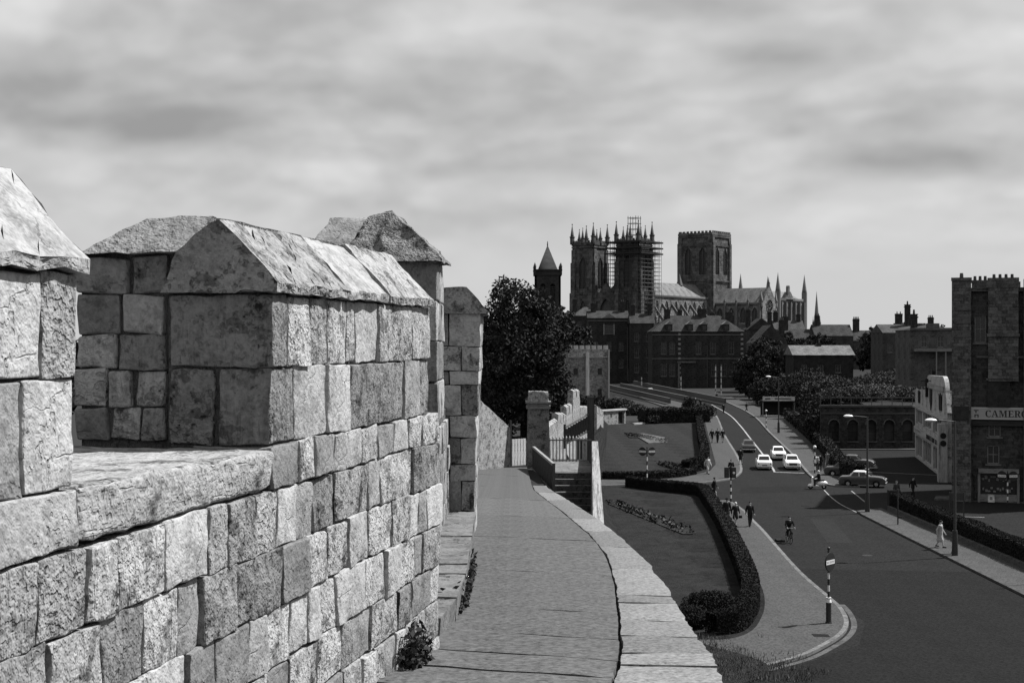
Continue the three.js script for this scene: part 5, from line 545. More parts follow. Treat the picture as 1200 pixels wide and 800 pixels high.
// ---------------------------------------------------------------- walls, steps and rails further along the rampart
{
  const r = mulberry(61);
  const p = thing('gate_pier', 'dark stone pier with a moulded capping at the head of the steps', 'pier', [0.83, 8.95, -45]); const st = stoneMat(0.22, 0, 1.2, 0.02);
  part('shaft', rough([[-0.36, 0, 0.35], [0.36, 0, 0.35], [0.33, 1.95, 0.32], [-0.33, 1.95, 0.32], [-0.36, 0, -0.35], [0.36, 0, -0.35], [0.33, 1.95, -0.32], [-0.33, 1.95, -0.32]], r, { edge: 0.25, amp: 0.008 }), st, p); part('moulding', merge([box(0.76, 0.09, 0.76, 0, 1.98, 0), box(0.70, 0.07, 0.70, 0, 2.06, 0), box(0.80, 0.06, 0.80, 0, 2.13, 0)]), stoneMat(0.30, 2, 1), p); part('capping', rough([[-0.33, 2.16, 0.33], [0.33, 2.16, 0.33], [-0.3, 2.48, 0.26], [0.3, 2.46, 0.26], [-0.33, 2.16, -0.33], [0.33, 2.16, -0.33], [-0.3, 2.48, -0.26], [0.3, 2.46, -0.26]], r, { edge: 0.12, amp: 0.02 }), stoneMat(0.40, 1, 0.8, 0.03), p);
  const gate = thing('wicket_gate', 'small pale boarded gate between the ramped wall end and the dark pier', 'gate', [0.22, 8.95, -46.3], 0.75); gate.scale.x = 1.25; for (let i = 0; i < 5; i++) part('board', box(0.088, 0.86, 0.03, -0.2 + i * 0.1, 0.45, 0), gritMat(0.7, 1), gate); part('rail', box(0.54, 0.06, 0.05, 0, 0.72, -0.04), gritMat(0.4, 1), gate); part('rail', box(0.54, 0.06, 0.05, 0, 0.16, -0.04), gritMat(0.4, 1), gate); part('gate_post', box(0.05, 1.5, 0.06, -0.3, 0.75, 0), M(0.03), gate);
  const g = thing('guard_rail', 'low boarded guard rail beside the top of the walk by the dark pier', 'railing', [0.62, 9.3, -40]); const A = [0.02, 0.0, -3.6], B = [0.40, 0.30, 4.6]; part('panel', rough([[A[0], -0.25, A[2]], [A[0] + 0.04, -0.25, A[2]], [A[0], 0.42, A[2]], [A[0] + 0.04, 0.42, A[2]], [B[0], -0.10, B[2]], [B[0] + 0.04, -0.10, B[2]], [B[0], 0.60, B[2]], [B[0] + 0.04, 0.60, B[2]]], r, { edge: 0.6, amp: 0.001 }), gritMat(0.05, 1), g); part('top_rail', beam([A[0] + 0.02, 0.46, A[2]], [B[0] + 0.02, 0.64, B[2]], 0.08, 0.06), gritMat(0.30, 1), g); part('bottom_rail', beam([A[0] + 0.02, -0.22, A[2]], [B[0] + 0.02, -0.06, B[2]], 0.08, 0.06), gritMat(0.26, 1), g); for (const q of [A, B]) part('post', box(0.07, 0.9, 0.07, q[0] + 0.02, q === B ? 0.22 : 0.1, q[2]), gritMat(0.10, 1), g);
  const steps = thing('stone_steps', 'flight of dark stone steps climbing beside the walk to a landing', 'steps', [1.95, 7.0, -45]); for (let i = 0; i < 9; i++) part('step', rough([[-0.68, 0, 0.3 * i + 0.34], [0.68, 0, 0.3 * i + 0.34], [-0.68, 1.87 - 0.17 * i, 0.3 * i + 0.32], [0.68, 1.87 - 0.17 * i, 0.3 * i + 0.32], [-0.68, 0, 0.3 * i], [0.68, 0, 0.3 * i], [-0.68, 1.87 - 0.17 * i, 0.3 * i], [0.68, 1.87 - 0.17 * i, 0.3 * i]], r, { edge: 0.35, amp: 0.008 }), stoneMat(0.15, 0, 1), steps);
  part('landing', box(1.9, 1.86, 4.4, -0.25, 0.94, -2.22), gritMat(0.17, 1, 0.01), steps); const q0 = [-0.34, 18.2], q1 = [0.93, -4.6]; part('stair_wall', rough([[q0[0] - 0.12, -2, q0[1]], [q0[0] + 0.12, -2, q0[1]], [q0[0] - 0.12, 2.46, q0[1]], [q0[0] + 0.12, 2.46, q0[1]], [q1[0] - 0.12, -2, q1[1]], [q1[0] + 0.12, -2, q1[1]], [q1[0] - 0.12, 2.40, q1[1]], [q1[0] + 0.12, 2.40, q1[1]]], r, { edge: 0.7, amp: 0.01 }), stoneMat(0.20, 0, 1.1), steps); part('stair_coping', beam([q0[0] + 0.02, 2.52, q0[1]], [q1[0] + 0.02, 2.46, q1[1] - 0.1], 0.21, 0.11), stoneMat(0.42, 0, 1.1), steps);
  const f = thing('iron_fence', 'pale painted iron railings across the back of the stair landing', 'fence', [1.85, 8.85, -49.2]); for (let i = 0; i < 13; i++) part('bar', merge([box(0.045, 0.82, 0.03, 0, 0.41, 0), new THREE.ConeGeometry(0.03, 0.08, 4).translate(0, 0.86, 0)]), gritMat(0.45, 1), f, [-0.66 + i * 0.115, 0, 0]); part('top_rail', box(1.7, 0.04, 0.04, 0.05, 0.74, 0.03), gritMat(0.12), f); part('bottom_rail', box(1.5, 0.04, 0.04, 0, 0.06, 0.03), gritMat(0.3), f); part('post', box(0.07, 1.25, 0.07, -0.78, 0.6, 0), gritMat(0.06), f);
  // the wall going on: lit parapet stepping down the rampart
  const w = thing('far_wall', 'further stretch of battlemented limestone wall stepping down the rampart below the tree', 'wall', [4, 2.2, -120]), white = stoneMat(0.42, 0, 1.6, 0.03);
  const runs = [[2.6, -106, 4.1, -128, 6.6, 6.0, 3.4], [4.15, -128.3, 5.3, -140, 6.5, 5.9, 2.9], [5.35, -140.3, 6.3, -148, 6.6, 6.5, 2.6], [6.35, -148.2, 7.3, -153, 7.9, 7.8, 2.6], [7.35, -153.2, 9.2, -170, 6.0, 5.2, 2.4], [10.6, -178, 12.6, -196, 5.0, 3.5, 2.2]];
  runs.forEach(([x0, z0, x1, z1, h0, h1, b], i) => { const P = []; for (const [x, z, h] of [[x0, z0, h0], [x1, z1, h1]]) P.push([x - 4, b - 4, z + 120], [x - 4.6, b - 4, z + 120], [x - 4, h - 2.2, z + 120], [x - 4.6, h - 2.2, z + 120]); part('parapet', rough(P.map(q => [q[0], q[1] > 0.5 ? q[1] - 0.8 : q[1], q[2]]), r, { edge: 0.9, amp: 0.03 }), white, w); const n = Math.max(2, Math.round(Math.abs(z1 - z0) / 3.4)); for (let k = 0; k < n; k++) { const t0 = (k + 0.06) / n, t1 = (k + 0.84) / n, Q = []; for (const t of [t0, t1]) { const x = lerp(x0, x1, t) - 4, y = lerp(h0, h1, t) - 3.05, z = lerp(z0, z1, t) + 120; Q.push([x + 0.02, y, z], [x - 0.58, y, z], [x + 0.02, y + 0.75, z], [x - 0.3, y + 0.95, z], [x - 0.58, y + 0.75, z]); } part('merlon', rough(Q, r, { edge: 0.6, amp: 0.03 }), white, w); } });
  part('walk', beam([0.0, 0.95, 14], [2.6, 0.9, -50], 2.0, 0.2), gritMat(0.20, 2), w);
  const lw = thing('low_white_wall', 'low pale stone wall with a dark doorway below the stone tower', 'wall', [16.2, 0, -222], 0.85); part('wall', boxUV(pierced([[-3.6, 0], [2.6, 0], [2.6, 2.2], [-3.6, 2.2]], [{ x: 1.4, y: 0.1, w: 1.5, h: 1.9 }, { x: -1.2, y: 1.2, w: 0.35, h: 0.6 }], 0.5)), stoneMat(0.42, 0, 2, 0.03), lw); part('coping', box(6.4, 0.22, 0.8, -0.5, 2.32, -0.2), gritMat(0.55, 2), lw); part('door', box(1.5, 1.9, 0.08, 1.4, 1.05, -0.4), M(0.025), lw); for (const x of [1.2, 4.6]) part('kerb_stone', box(x > 3 ? 1.9 : 3.4, 0.35, 0.4, x + 1, 0.17, 3), gritMat(0.5, 1), lw);
  const tr = thing('timber_rail', 'dark boarded handrail on the far stretch of wall walk', 'railing', [5.15, 5.1, -112]); for (let i = 0; i < 9; i++) part('board', box(0.2, 1.1, 0.05, -0.9 + i * 0.215, 0.55 + i * 0.1, 1 - i * 0.3), gritMat(0.07, 1), tr); part('top_rail', beam([-1.0, 1.2, 1.1], [0.95, 2.1, -1.6], 0.14, 0.1), gritMat(0.14, 1), tr); part('bottom_rail', beam([-1.0, -0.1, 1.1], [0.95, 0.75, -1.6], 0.14, 0.12), gritMat(0.12, 1), tr); part('post', box(0.55, 6.2, 0.55, 1.15, 0.4, -1.8), gritMat(0.07, 1), tr); part('post', box(0.16, 1.9, 0.16, -1.05, 0.5, 1.15), gritMat(0.06, 1), tr); part('footing', box(0.4, 5.2, 0.4, 0.2, -2.4, -0.4), gritMat(0.06, 1), tr);
}
// ---- weeds in the joints
{ const r = mulberry(41); const w = tag(part('weed', leafMesh(700, () => { const t = r(); const d = lerp(7.2, 7.55, t); return [-1.99 + 0.192 * d + 0.02 + r() * 0.10, walkY(d) + r() * r() * 0.24, -d + (r() - 0.5) * 0.15]; }, 0.012, 0.03, r), leafDark, scene), 'dark leafy weed tuft at the foot of the main merlon', 'weed', null, 'thing');
  const w2 = tag(part('weed_001', leafMesh(1500, () => { const d = lerp(9.4, 13.2, Math.pow(r(), 1.2)); return [table(walkL, d) + 0.03 + (r() - 0.5) * 0.09, walkY(d) + r() * r() * 0.22, -d]; }, 0.012, 0.032, r), leafDark, scene), 'straggling row of weeds along the foot of the bench ledge', 'weed', null, 'thing'); taken.weed = 1;
  const n = 5200, gp = [], gn = []; for (let i = 0; i < n; i++) { let x, z; do { x = lerp(5.2, 12.6, r()); z = lerp(-54, -62.5, r()); } while ((x - 5) / 7 + 0.5 * N(x * 0.7, z * 0.7, 3) > 0.35 + (z + 62.5) / 9 * 0.35 + 0.35 * r()); const h = lerp(0.08, 0.30, r() * r()), a = r() * 6.28, w = lerp(0.012, 0.03, r()), lx = (r() - 0.5) * h, lz = (r() - 0.5) * h; gp.push(x - Math.cos(a) * w, 0.07, z - Math.sin(a) * w, x + Math.cos(a) * w, 0.07, z + Math.sin(a) * w, x + lx, 0.1 + h, z + lz); } const gg = new THREE.BufferGeometry(); gg.setAttribute('position', new THREE.Float32BufferAttribute(gp, 3)); gg.computeVertexNormals();
  const m = part('rough_grass', gg, M(0.09, 1), scene); m.userData = { kind: 'stuff', label: 'rough tufted grass at the corner of the pavement', category: 'grass' }; ground('grass_verge', poly(spline([[5, -50], [9.0, -54], [10.2, -56.4], [9.6, -58.4], [8.4, -60.2], [7.2, -62.6], [5, -63]], 30), -0.02, 0.128), M(0.05, 1, { map: rep(speckC, 2), bumpMap: rep(gritH, 0.8), bumpScale: 0.12 }));
}
// ---------------------------------------------------------------- street furniture
const black = M(0.018, 0.5), whiteGloss = M(0.6, 0.5);
function striped(parent, x, y0, y1, z, r, n, first = 0) { for (let i = 0; i < n; i++) part('pole_band', cyl(r, r, (y1 - y0) / n - 0.002, x, y0 + (y1 - y0) * i / n, z, 10), (i + first) % 2 ? whiteGloss : black, parent); }
const entryTex = (() => { const c = document.createElement('canvas'); c.width = c.height = 256; const x = c.getContext('2d'); x.fillStyle = '#0d0d0d'; x.fillRect(0, 0, 256, 256); x.fillStyle = '#d0d0d0'; x.fillRect(14, 98, 228, 60); x.fillStyle = '#222'; x.font = 'bold 46px sans-serif'; x.textAlign = 'center'; x.textBaseline = 'middle'; x.fillText('NO ENTRY', 128, 130, 210); const t = new THREE.CanvasTexture(c); t.colorSpace = THREE.SRGBColorSpace; return t; })();
function disc(parent, x, y, z, r, turn) { const m = part('sign_disc', new THREE.CylinderGeometry(r, r, 0.05, 28).rotateX(Math.PI / 2), black, parent, [x, y, z]); m.rotation.y = turn; part('sign_print', new THREE.CircleGeometry(r * 0.97, 28).translate(0, 0, 0.031), M(1, 0.6, { map: entryTex }), m); return m; }
{ const s = thing('no_entry_sign', 'oval looking no entry disc on a banded post at the rounded pavement corner', 'road sign', [14.5, 0.12, -65.1]); part('base_column', merge([cyl(0.125, 0.12, 0.95, 0, 0, 0, 14), cyl(0.16, 0.15, 0.06, 0, 0, 0, 14)]), black, s); part('collar', merge([cyl(0.14, 0.10, 0.14, 0, 0.95, 0, 14), cyl(0.10, 0.12, 0.08, 0, 1.09, 0, 14)]), whiteGloss, s); striped(s, 0, 1.17, 2.3, 0, 0.05, 4); part('finial', merge([cyl(0.05, 0.05, 1.1, 0, 2.3, 0, 8), new THREE.SphereGeometry(0.07, 8, 6).translate(0, 3.42, 0)]), black, s); disc(s, 0.05, 2.8, 0.06, 0.44, 0.85); }
function twin(x, z, label, h, turn) { const s = thing('no_entry_sign', label, 'road sign', [x, 0.12, z], turn, 'twin no entry signs'); striped(s, 0, 0, h - 0.5, 0, 0.06, 6); part('finial', cyl(0.06, 0.05, 0.9, 0, h - 0.5, 0, 8), black, s); disc(s, -0.42, h, 0.08, 0.4, -0.5); disc(s, 0.42, h, 0.08, 0.4, 0.5); }
twin(12.4, -130.5, 'twin no entry discs on a banded post by the upper lawn', 2.8, 0); twin(39.4, -113, 'twin no entry discs on a banded post before the shop poster', 2.2, -0.3);
function lamp(x, z, h, dir, label) { const s = thing('street_lamp', label, 'street lamp', [x, 0.12, z], 0, 'tall street lamps'); part('base', cyl(0.19, 0.15, 1.5, 0, 0, 0, 10), black, s); part('column', cyl(0.09, 0.06, h - 1.5, 0, 1.5, 0, 8), M(0.03, 0.6), s); part('arm', merge([bar([0, h - 0.05, 0], [dir * 1.0, h + 0.05, 0], 0.035, 6)]), M(0.03, 0.6), s); const l = part('lantern', merge([new THREE.SphereGeometry(0.3, 12, 6, 0, Math.PI * 2, 0, Math.PI / 2).scale(1.25, 0.45, 0.7).translate(dir * 1.45, h + 0.02, 0)]), M(0.7, 0.4), s); part('lamp_glass', new THREE.SphereGeometry(0.26, 12, 6, 0, Math.PI * 2, Math.PI / 2, Math.PI / 2).scale(1.2, 0.4, 0.65).translate(dir * 1.45, h + 0.02, 0), M(0.5, 0.2), l); }
lamp(26.9, -107.6, 7.2, -1, 'street lamp at the tip of the right hand pavement'); lamp(26.7, -85.7, 8.1, -1, 'street lamp on the right pavement beside the cast iron bollard'); lamp(37.6, -200.5, 7.9, -1, 'street lamp on the far pavement below the hedge');
{ const s = thing('traffic_signal', 'twin black signal heads on a banded post at the narrow pavement tip', 'traffic light', [17.6, 0.12, -114.3]); striped(s, 0, 0, 2.0, 0, 0.065, 7); part('post_top', cyl(0.065, 0.06, 0.9, 0, 2, 0, 8), black, s); for (const [x, d] of [[-0.34, 0], [0.22, 1]]) { const h = part('signal_head', box(0.36, 0.85, 0.3, x, 2.35, 0), black, s); for (const y of [2.1, 2.35, 2.6]) part('lens', new THREE.CylinderGeometry(0.1, 0.1, 0.05, 12).rotateX(Math.PI / 2).translate(x, y, 0.17), y === 2.35 && d ? whiteGloss : M(0.03, 0.3), h); } }
function beacon(x, z, label) { const s = thing('crossing_beacon', label, 'beacon', [x, 0.12, z], 0, 'banded crossing beacons'); striped(s, 0, 0, 2.4, 0, 0.07, 7); part('globe', new THREE.SphereGeometry(0.17, 14, 10).translate(0, 2.56, 0), M(0.6, 0.4), s); }
beacon(29.6, -139, 'banded beacon post with a pale globe by the waiting pair'); beacon(37.9, -212, 'banded beacon post on the far pavement near the shelter');
{ const s = thing('bollard', 'stout cast iron bollard on the right pavement behind the walking man', 'bollard', [26.9, 0.12, -86.4]); part('shaft', new THREE.LatheGeometry([[0.2, 0], [0.2, 0.12], [0.15, 0.16], [0.14, 0.95], [0.18, 1.0], [0.18, 1.06], [0.1, 1.14], [0, 1.2]].map(p => new THREE.Vector2(...p)), 14), black, s);
  const p = thing('sign_post', 'short dark post with a bracket on the right pavement', 'post', [27.2, 0.12, -100.2]); part('pole', cyl(0.05, 0.05, 2.5, 0, 0, 0, 8), black, p); part('bracket', box(0.3, 0.16, 0.05, 0.15, 0.5, 0), black, p);
  const q = thing('sign_post', 'thin dark post at the end of the right pavement', 'post', [27.3, 0.12, -75.4]); part('pole', cyl(0.05, 0.05, 2.5, 0, 0, 0, 8), black, q); part('plate', box(0.25, 0.3, 0.04, 0.1, 2.3, 0), gritMat(0.3), q);
  const b = thing('notice_board', 'dark notice board on two posts behind the long hedge', 'sign', [31.6, 0, -101]); part('board', box(0.9, 0.55, 0.06, 0, 2.0, 0), black, b); for (const x of [-0.5, 0.5]) part('post', box(0.07, 2.3, 0.07, x, 1.15, 0), black, b);
  const a = thing('sandwich_board', 'small white pavement board outside the shop window', 'sign', [38.4, 0.12, -113.9], -0.3); part('panel', box(0.5, 0.62, 0.03, 0, 0.32, 0.08).rotateX(-0.15), gritMat(0.6, 1), a); part('back_panel', box(0.5, 0.62, 0.03, 0, 0.32, -0.08).rotateX(0.15), gritMat(0.5, 1), a); part('print', box(0.2, 0.25, 0.01, 0, 0.32, 0.1).rotateX(-0.15), gritMat(0.2), a);
  const sh = thing('bus_shelter', 'dark street shelter with a pale name board along its front', 'shelter', [45.7, 0.1, -244]); part('roof', box(5.6, 0.3, 2.2, 0, 2.7, -0.6), M(0.03), sh); for (const x of [-2.7, 2.7]) { part('post', box(0.16, 2.7, 0.16, x, 1.3, 0.3), gritMat(0.25), sh); part('post', box(0.16, 2.7, 0.16, x, 1.3, -1.5), M(0.03), sh); } part('back_panel', box(5.4, 2.4, 0.08, 0, 1.4, -1.6), M(0.03), sh); const nb = part('name_board', box(5.5, 0.75, 0.08, 0, 3.1, 0.5), gritMat(0.75, 2), sh); part('board_lettering', merge([box(0.9, 0.26, 0.02, -1.9, 3.1, 0.551), box(2.8, 0.2, 0.02, 0.7, 3.1, 0.551)]), gritMat(0.12, 0.5), nb); part('bench', box(3, 0.1, 0.5, 0, 0.55, -1.2), M(0.05), sh);
  [[49.4, -345, 7.4, 'left one of two tall banded masts by the bridge'], [50.9, -346, 7.4, 'right one of two tall banded masts by the bridge'], [33.9, -372, 3.6, 'short pale post at the far bridge kerb'], [44.2, -372, 3.8, 'short pale post before the club house arch'], [61.8, -300, 4.6, 'banded mast left of the warehouse corner'], [63.6, -301, 4.6, 'banded mast at the warehouse corner']].forEach(([x, z, h, label]) => { const m = thing('banded_mast', label, 'post', [x, z > -310 ? 4.9 : 0, z], 0, 'banded masts'); const n = Math.round(h / 0.5); for (let i = 0; i < n; i++) part('band', cyl(0.14, 0.14, h / n - 0.004, 0, h * i / n, 0, 6), i % 3 === 2 ? M(0.1) : gritMat(0.5), m); });
}
// ---------------------------------------------------------------- vehicles
const tyre = M(0.015, 0.9), chrome = M(0.5, 0.25, { metalness: 0.8 }), carGlass = M(0.012, 0.12);
function car(label, x, z, turn, paint, lowPaint, o = {}) { // front towards local +z
  const t = thing('saloon_car', label, 'car', [x, 0.01, z], turn, o.group || 'cars on the main street'), p = M(paint, 0.35, { clearcoat: 0.6, clearcoatRoughness: 0.15 }), lp = lowPaint === paint ? p : M(lowPaint, 0.35, { clearcoat: 0.5 });
  const side = new THREE.Shape(); side.moveTo(-1.95, 0.30); side.lineTo(-1.98, 0.55); side.quadraticCurveTo(-1.98, 0.84, -1.75, 0.87); side.lineTo(-1.0, 0.92); side.lineTo(0.75, 0.92); side.quadraticCurveTo(1.6, 0.90, 1.85, 0.80); side.quadraticCurveTo(1.98, 0.74, 1.98, 0.52); side.lineTo(1.96, 0.30); side.lineTo(1.56, 0.28); side.absarc(1.24, 0.28, 0.36, 0, Math.PI, false); side.lineTo(-0.9, 0.24); side.absarc(-1.22, 0.28, 0.36, 0, Math.PI, false); side.closePath();
  part('body', toCreasedNormals(new THREE.ExtrudeGeometry(side, { depth: 1.30, bevelEnabled: true, bevelSize: 0.06, bevelThickness: 0.10, bevelSegments: 3, curveSegments: 8 }).translate(0, 0, -0.65).rotateY(-Math.PI / 2), 0.7), lp, t);
  // cabin: glasshouse frame, roof and panes
  const b = [[-0.66, 0.92, 0.85], [0.66, 0.92, 0.85], [0.66, 0.92, -1.25], [-0.66, 0.92, -1.25]], u = [[-0.54, 1.36, 0.28], [0.54, 1.36, 0.28], [0.54, 1.36, -0.78], [-0.54, 1.36, -0.78]]; const hull = new ConvexGeometry([...b, ...u].map(q => new THREE.Vector3(...q)));
  const cab = part('cabin', hull, p, t); part('roof', new ConvexGeometry([...u, [-0.42, 1.43, 0.12], [0.42, 1.43, 0.12], [0.42, 1.43, -0.6], [-0.42, 1.43, -0.6]].map(q => new THREE.Vector3(...q))), p, t);
  const pane = (i, j, name, m0 = 0.1, m1 = 0.9) => { const P = (s, e) => { const q = [0, 1, 2].map(k => lerp(lerp(b[i][k], b[j][k], s), lerp(u[i][k], u[j][k], s), e)); return new THREE.Vector3(...q); }; const v = [P(m0, 0.12), P(m1, 0.12), P(m1, 0.9), P(m0, 0.9)], n = v[1].clone().sub(v[0]).cross(v[3].clone().sub(v[0])).normalize(); const c = new THREE.Vector3(0, 1.1, -0.2); if (n.dot(v[0].clone().sub(c)) < 0) n.negate(); const g = new ConvexGeometry([...v.map(q => q.clone().addScaledVector(n, 0.012)), ...v.map(q => q.clone().addScaledVector(n, -0.02))]); part(name, g, carGlass, t); };
  pane(0, 1, 'windscreen', 0.07, 0.93); pane(2, 3, 'rear_window', 0.08, 0.92); pane(1, 2, 'side_window', 0.12, 0.5); pane(1, 2, 'side_window', 0.54, 0.9); pane(3, 0, 'side_window', 0.1, 0.46); pane(3, 0, 'side_window', 0.5, 0.88);
  for (const sx of [-1, 1]) for (const z of [-1.22, 1.24]) { const w = part('wheel', new THREE.TorusGeometry(0.22, 0.085, 8, 18).rotateY(Math.PI / 2), tyre, t, [sx * 0.66, 0.295, z]); part('hub', new THREE.CylinderGeometry(0.16, 0.16, 0.1, 14).rotateZ(Math.PI / 2), chrome, w); }
  part('front_bumper', merge([new THREE.CapsuleGeometry(0.06, 1.44, 3, 6).rotateZ(Math.PI / 2).translate(0, 0.40, 2.08)]), chrome, t); part('rear_bumper', new THREE.CapsuleGeometry(0.06, 1.44, 3, 6).rotateZ(Math.PI / 2).translate(0, 0.40, -2.07), chrome, t);
  for (const s of [-1, 1]) { part('headlight', new THREE.SphereGeometry(0.1, 10, 8).translate(s * 0.55, 0.66, 2.0), M(0.5, 0.15), t); part('tail_light', new THREE.SphereGeometry(0.06, 8, 6).scale(1, 1.6, 0.6).translate(s * 0.6, 0.66, -2.04), M(0.05, 0.3), t); }
  part('grille', box(0.78, 0.22, 0.04, 0, 0.62, 2.045), M(0.03, 0.4), t); part('number_plate', box(0.5, 0.11, 0.02, 0, 0.50, -2.05), black, t); return t;
}
car('dark saloon car driving away towards the bridge', 27.915, -167.992, Math.PI - 0.12, 0.06, 0.03); car('white saloon car driving away at the stop line', 25.738, -145.443, Math.PI - 0.12, 0.72, 0.72); car('rounded white saloon car second in the queue at the stop line', 29.391, -157.036, -0.12, 0.74, 0.74); car('white saloon car first in the queue at the stop line', 28.617, -145.443, -0.12, 0.70, 0.70);
car('pale roofed dark car turning out past the far pavement corner', 31.429, -127.476, 1.25, 0.74, 0.05, { group: 'cars in the side road' }); car('dark car behind the pale roofed car in the side road', 32.253, -137.158, 1.25, 0.05, 0.04, { group: 'cars in the side road' });
car('low dark car parked beyond the hedge corner in the side road', 34.987, -145.443, 1.2, 0.10, 0.08, { group: 'cars in the side road' });
car('far car crossing the bridge, pale', 34.2, -352, 0.1, 0.5, 0.5, { group: 'cars on the bridge' });
function bicycle(label, x, z, turn) { const t = thing('bicycle', label, 'bicycle', [x, 0.01, z], turn); for (const q of [-0.52, 0.52]) { const w = part('wheel', new THREE.TorusGeometry(0.32, 0.022, 6, 24).rotateY(Math.PI / 2), tyre, t, [0, 0.343, q]); const sp = []; for (let i = 0; i < 8; i++) { const a = i * Math.PI / 8; sp.push(bar([0, -Math.sin(a) * 0.32, -Math.cos(a) * 0.32], [0, Math.sin(a) * 0.32, Math.cos(a) * 0.32], 0.003, 3)); } part('spokes', merge(sp), chrome, w); } part('frame', merge([bar([0, 0.343, -0.52], [0, 0.30, -0.05], 0.014), bar([0, 0.30, -0.05], [0, 0.82, -0.2], 0.016), bar([0, 0.30, -0.05], [0, 0.80, 0.36], 0.016), bar([0, 0.78, -0.19], [0, 0.80, 0.36], 0.015), bar([0, 0.343, 0.52], [0, 0.96, 0.36], 0.015), bar([0, 0.343, -0.52], [0, 0.76, -0.19], 0.012)]), black, t); part('handlebar', merge([bar([-0.26, 1.0, 0.40], [0.26, 1.0, 0.40], 0.013), bar([-0.26, 1.0, 0.40], [-0.27, 0.99, 0.28], 0.014), bar([0.26, 1.0, 0.40], [0.27, 0.99, 0.28], 0.014)]), chrome, t); part('saddle', box(0.16, 0.05, 0.26, 0, 0.86, -0.22), black, t); part('pedals', merge([bar([-0.16, 0.44, 0.04], [0.16, 0.16, -0.1], 0.015), box(0.1, 0.02, 0.08, -0.18, 0.44, 0.06), box(0.1, 0.02, 0.08, 0.18, 0.16, -0.1)]), chrome, t); part('mudguard', new THREE.TorusGeometry(0.37, 0.025, 4, 14, Math.PI * 0.7).rotateY(Math.PI / 2).translate(0, 0.343, -0.52), black, t); return t; }
bicycle('dark bicycle ridden along the middle of the road', 17.903, -91.826, 0.05); person('cyclist in dark jacket riding towards the walls along the road', 17.903, -91.826, 0.05, 'ride', { coat: 0.018, legs: 0.018, tall: 1.74, y: 0.01 });
{ const t = thing('motor_scooter', 'white motor scooter crossing the mouth of the side road', 'scooter', [26.902, -125.266].toSpliced(1, 0, 0.01), -1.75), w = M(0.74, 0.35); for (const q of [-0.58, 0.58]) { const m = part('wheel', new THREE.TorusGeometry(0.16, 0.065, 8, 16).rotateY(Math.PI / 2), tyre, t, [0, 0.225, q]); part('hub', new THREE.CylinderGeometry(0.09, 0.09, 0.1, 10).rotateZ(Math.PI / 2), chrome, m); } part('side_panel', new THREE.SphereGeometry(1, 14, 10).scale(0.29, 0.24, 0.44).translate(0, 0.52, -0.46), w, t); part('floor', box(0.32, 0.06, 0.56, 0, 0.30, 0.12), w, t); part('leg_shield', new THREE.CylinderGeometry(0.3, 0.26, 0.72, 12, 1, true, -1.1, 2.2).translate(0, 0.62, 0.22), w, t); part('steering_column', merge([bar([0, 0.22, 0.58], [0, 1.0, 0.34], 0.04), bar([-0.3, 1.02, 0.30], [0.3, 1.02, 0.30], 0.02)]), w, t); part('mudguard', new THREE.SphereGeometry(0.24, 10, 8, 0, Math.PI * 2, 0, Math.PI / 2).scale(0.55, 0.9, 1.1).translate(0, 0.26, 0.58), w, t); part('seat', box(0.26, 0.10, 0.56, 0, 0.79, -0.36), black, t); part('headlight', new THREE.SphereGeometry(0.09, 10, 8).translate(0, 1.0, 0.42), chrome, t); person('scooter rider in a dark coat and white helmet', 26.902, -125.266, -1.75, 'seat', { coat: 0.016, legs: 0.016, hair: 0.65, tall: 1.7, y: 0.03 }); }
// ---------------------------------------------------------------- people
const away = Math.PI, gp = 'people on the pavements';
[['left one of three walkers side by side on the upper pavement', 834.5, 519.5, 0.1, { bare: true, long: 0.5 }], ['middle one of three walkers side by side on the upper pavement', 841, 519.8, 0.1, { tall: 1.8 }], ['right one of three walkers, with pale stockings, on the upper pavement', 847, 519.5, 0.1, { bare: true, long: 0.55 }]].forEach(([l, px, py, a, o]) => { const k = 13 / (py - 400); person(l, k * (px - 600), -k * 1667, a, 'walk', { group: gp, y: 0.12, ...o }); });
person('walker in pale clothes at the hedge corner of the upper lawn', 19.003, -138.032, 0.5, 'walk', { coat: 0.42, legs: 0.35, group: gp, y: 0.12 }); person('dark figure at the kerb beside the dark car', 23.945, -148.942, 2.8, 'walk', { group: gp, y: 0.12, bare: true, long: 0.5 }); person('dark figure standing at the kerb corner of the upper pavement', 20.752, -134.602, 0.2, 'stand', { group: gp, y: 0.12 });
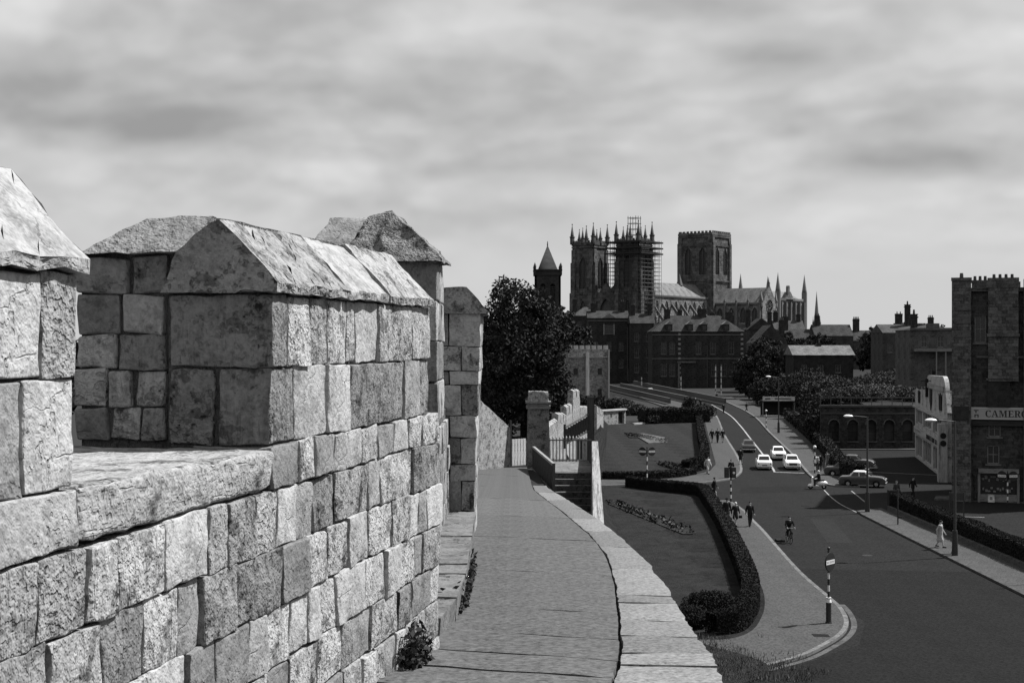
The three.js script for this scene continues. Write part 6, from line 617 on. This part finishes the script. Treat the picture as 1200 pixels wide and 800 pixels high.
person('woman in a dark coat crossing the side street', 16.79, -118.098, 1.2, 'walk', { bare: true, long: 0.45, flare: 0.22, group: gp, y: 0.004 }); person('man in a dark overcoat at the pavement tip under the signal', 15.237, -100.795, 0.1, 'stand', { long: 0.6, flare: 0.21, hat: true, group: gp, y: 0.12, tall: 1.76 }); person('woman in dark coat and pale hat walking beside the man in overcoat', 15.624, -99.408, 0.35, 'walk', { bare: true, long: 0.48, flare: 0.21, hair: 0.5, group: gp, y: 0.12, tall: 1.66, bag: 0.02 }); person('young man in a short dark jacket by the kerb below the signal', 16.6, -99.181, 0.1, 'walk', { group: gp, y: 0.12, tall: 1.72 });
person('person in a pale jacket by the banded beacon', 29.997, -140.265, 2.9, 'stand', { coat: 0.5, legs: 0.03, group: gp, y: 0.12, tall: 1.8 }); person('dark coated person waiting behind the banded beacon', 30.673, -141.641, 2.6, 'stand', { long: 0.6, group: gp, y: 0.12 }); person('grey coated person bending past the hedge corner', 32.067, -144.473, -0.8, 'walk', { coat: 0.12, long: 0.5, bare: true, group: gp, y: 0.12 });
person('walker in a long pale coat on the right pavement', 26.801, -88.998, 1.0, 'walk', { coat: 0.30, long: 0.35, bare: true, flare: 0.22, group: gp, y: 0.12, tall: 1.7 }); person('dark figure crossing the yard behind the hedge', 33.388, -118.421, 0.6, 'walk', { group: gp, y: 0.0 }); person('person with a pale scarf behind the hedge end', 31.186, -115.271, 0.3, 'stand', { coat: 0.05, hair: 0.2, group: gp, y: 0.0 });
person('far walker at the bend of the bridge pavement', 37.929, -254.953, 0.2, 'walk', { group: gp, y: 0.12 }); person('left one of two far walkers behind the evergreen', 36.299, -281.442, 0.4, 'walk', { group: gp, y: 0.12, hair: 0.4 }); person('right one of two far walkers behind the evergreen', 36.833, -277.833, 0.4, 'walk', { group: gp, y: 0.12 }); person('far figure at the kerb before the masts', 44.571, -309.586, 0.4, 'stand', { group: gp, y: 0.12 }); person('left one of a far pair by the shelter', 47.357, -257.988, 0.2, 'walk', { group: gp, y: 0.12, coat: 0.1 }); person('right one of a far pair by the shelter', 47.012, -251.988, 0.2, 'walk', { group: gp, y: 0.12 }); person('far figure stepping off the kerb below the shelter', 43.598, -264.28, 0.9, 'walk', { group: gp, y: 0.004 });
person('dark figure standing on the far wall walk', 5.75, -152, -0.4, 'stand', { y: 3.2, tall: 1.72 });
renderer.render(scene, camera);
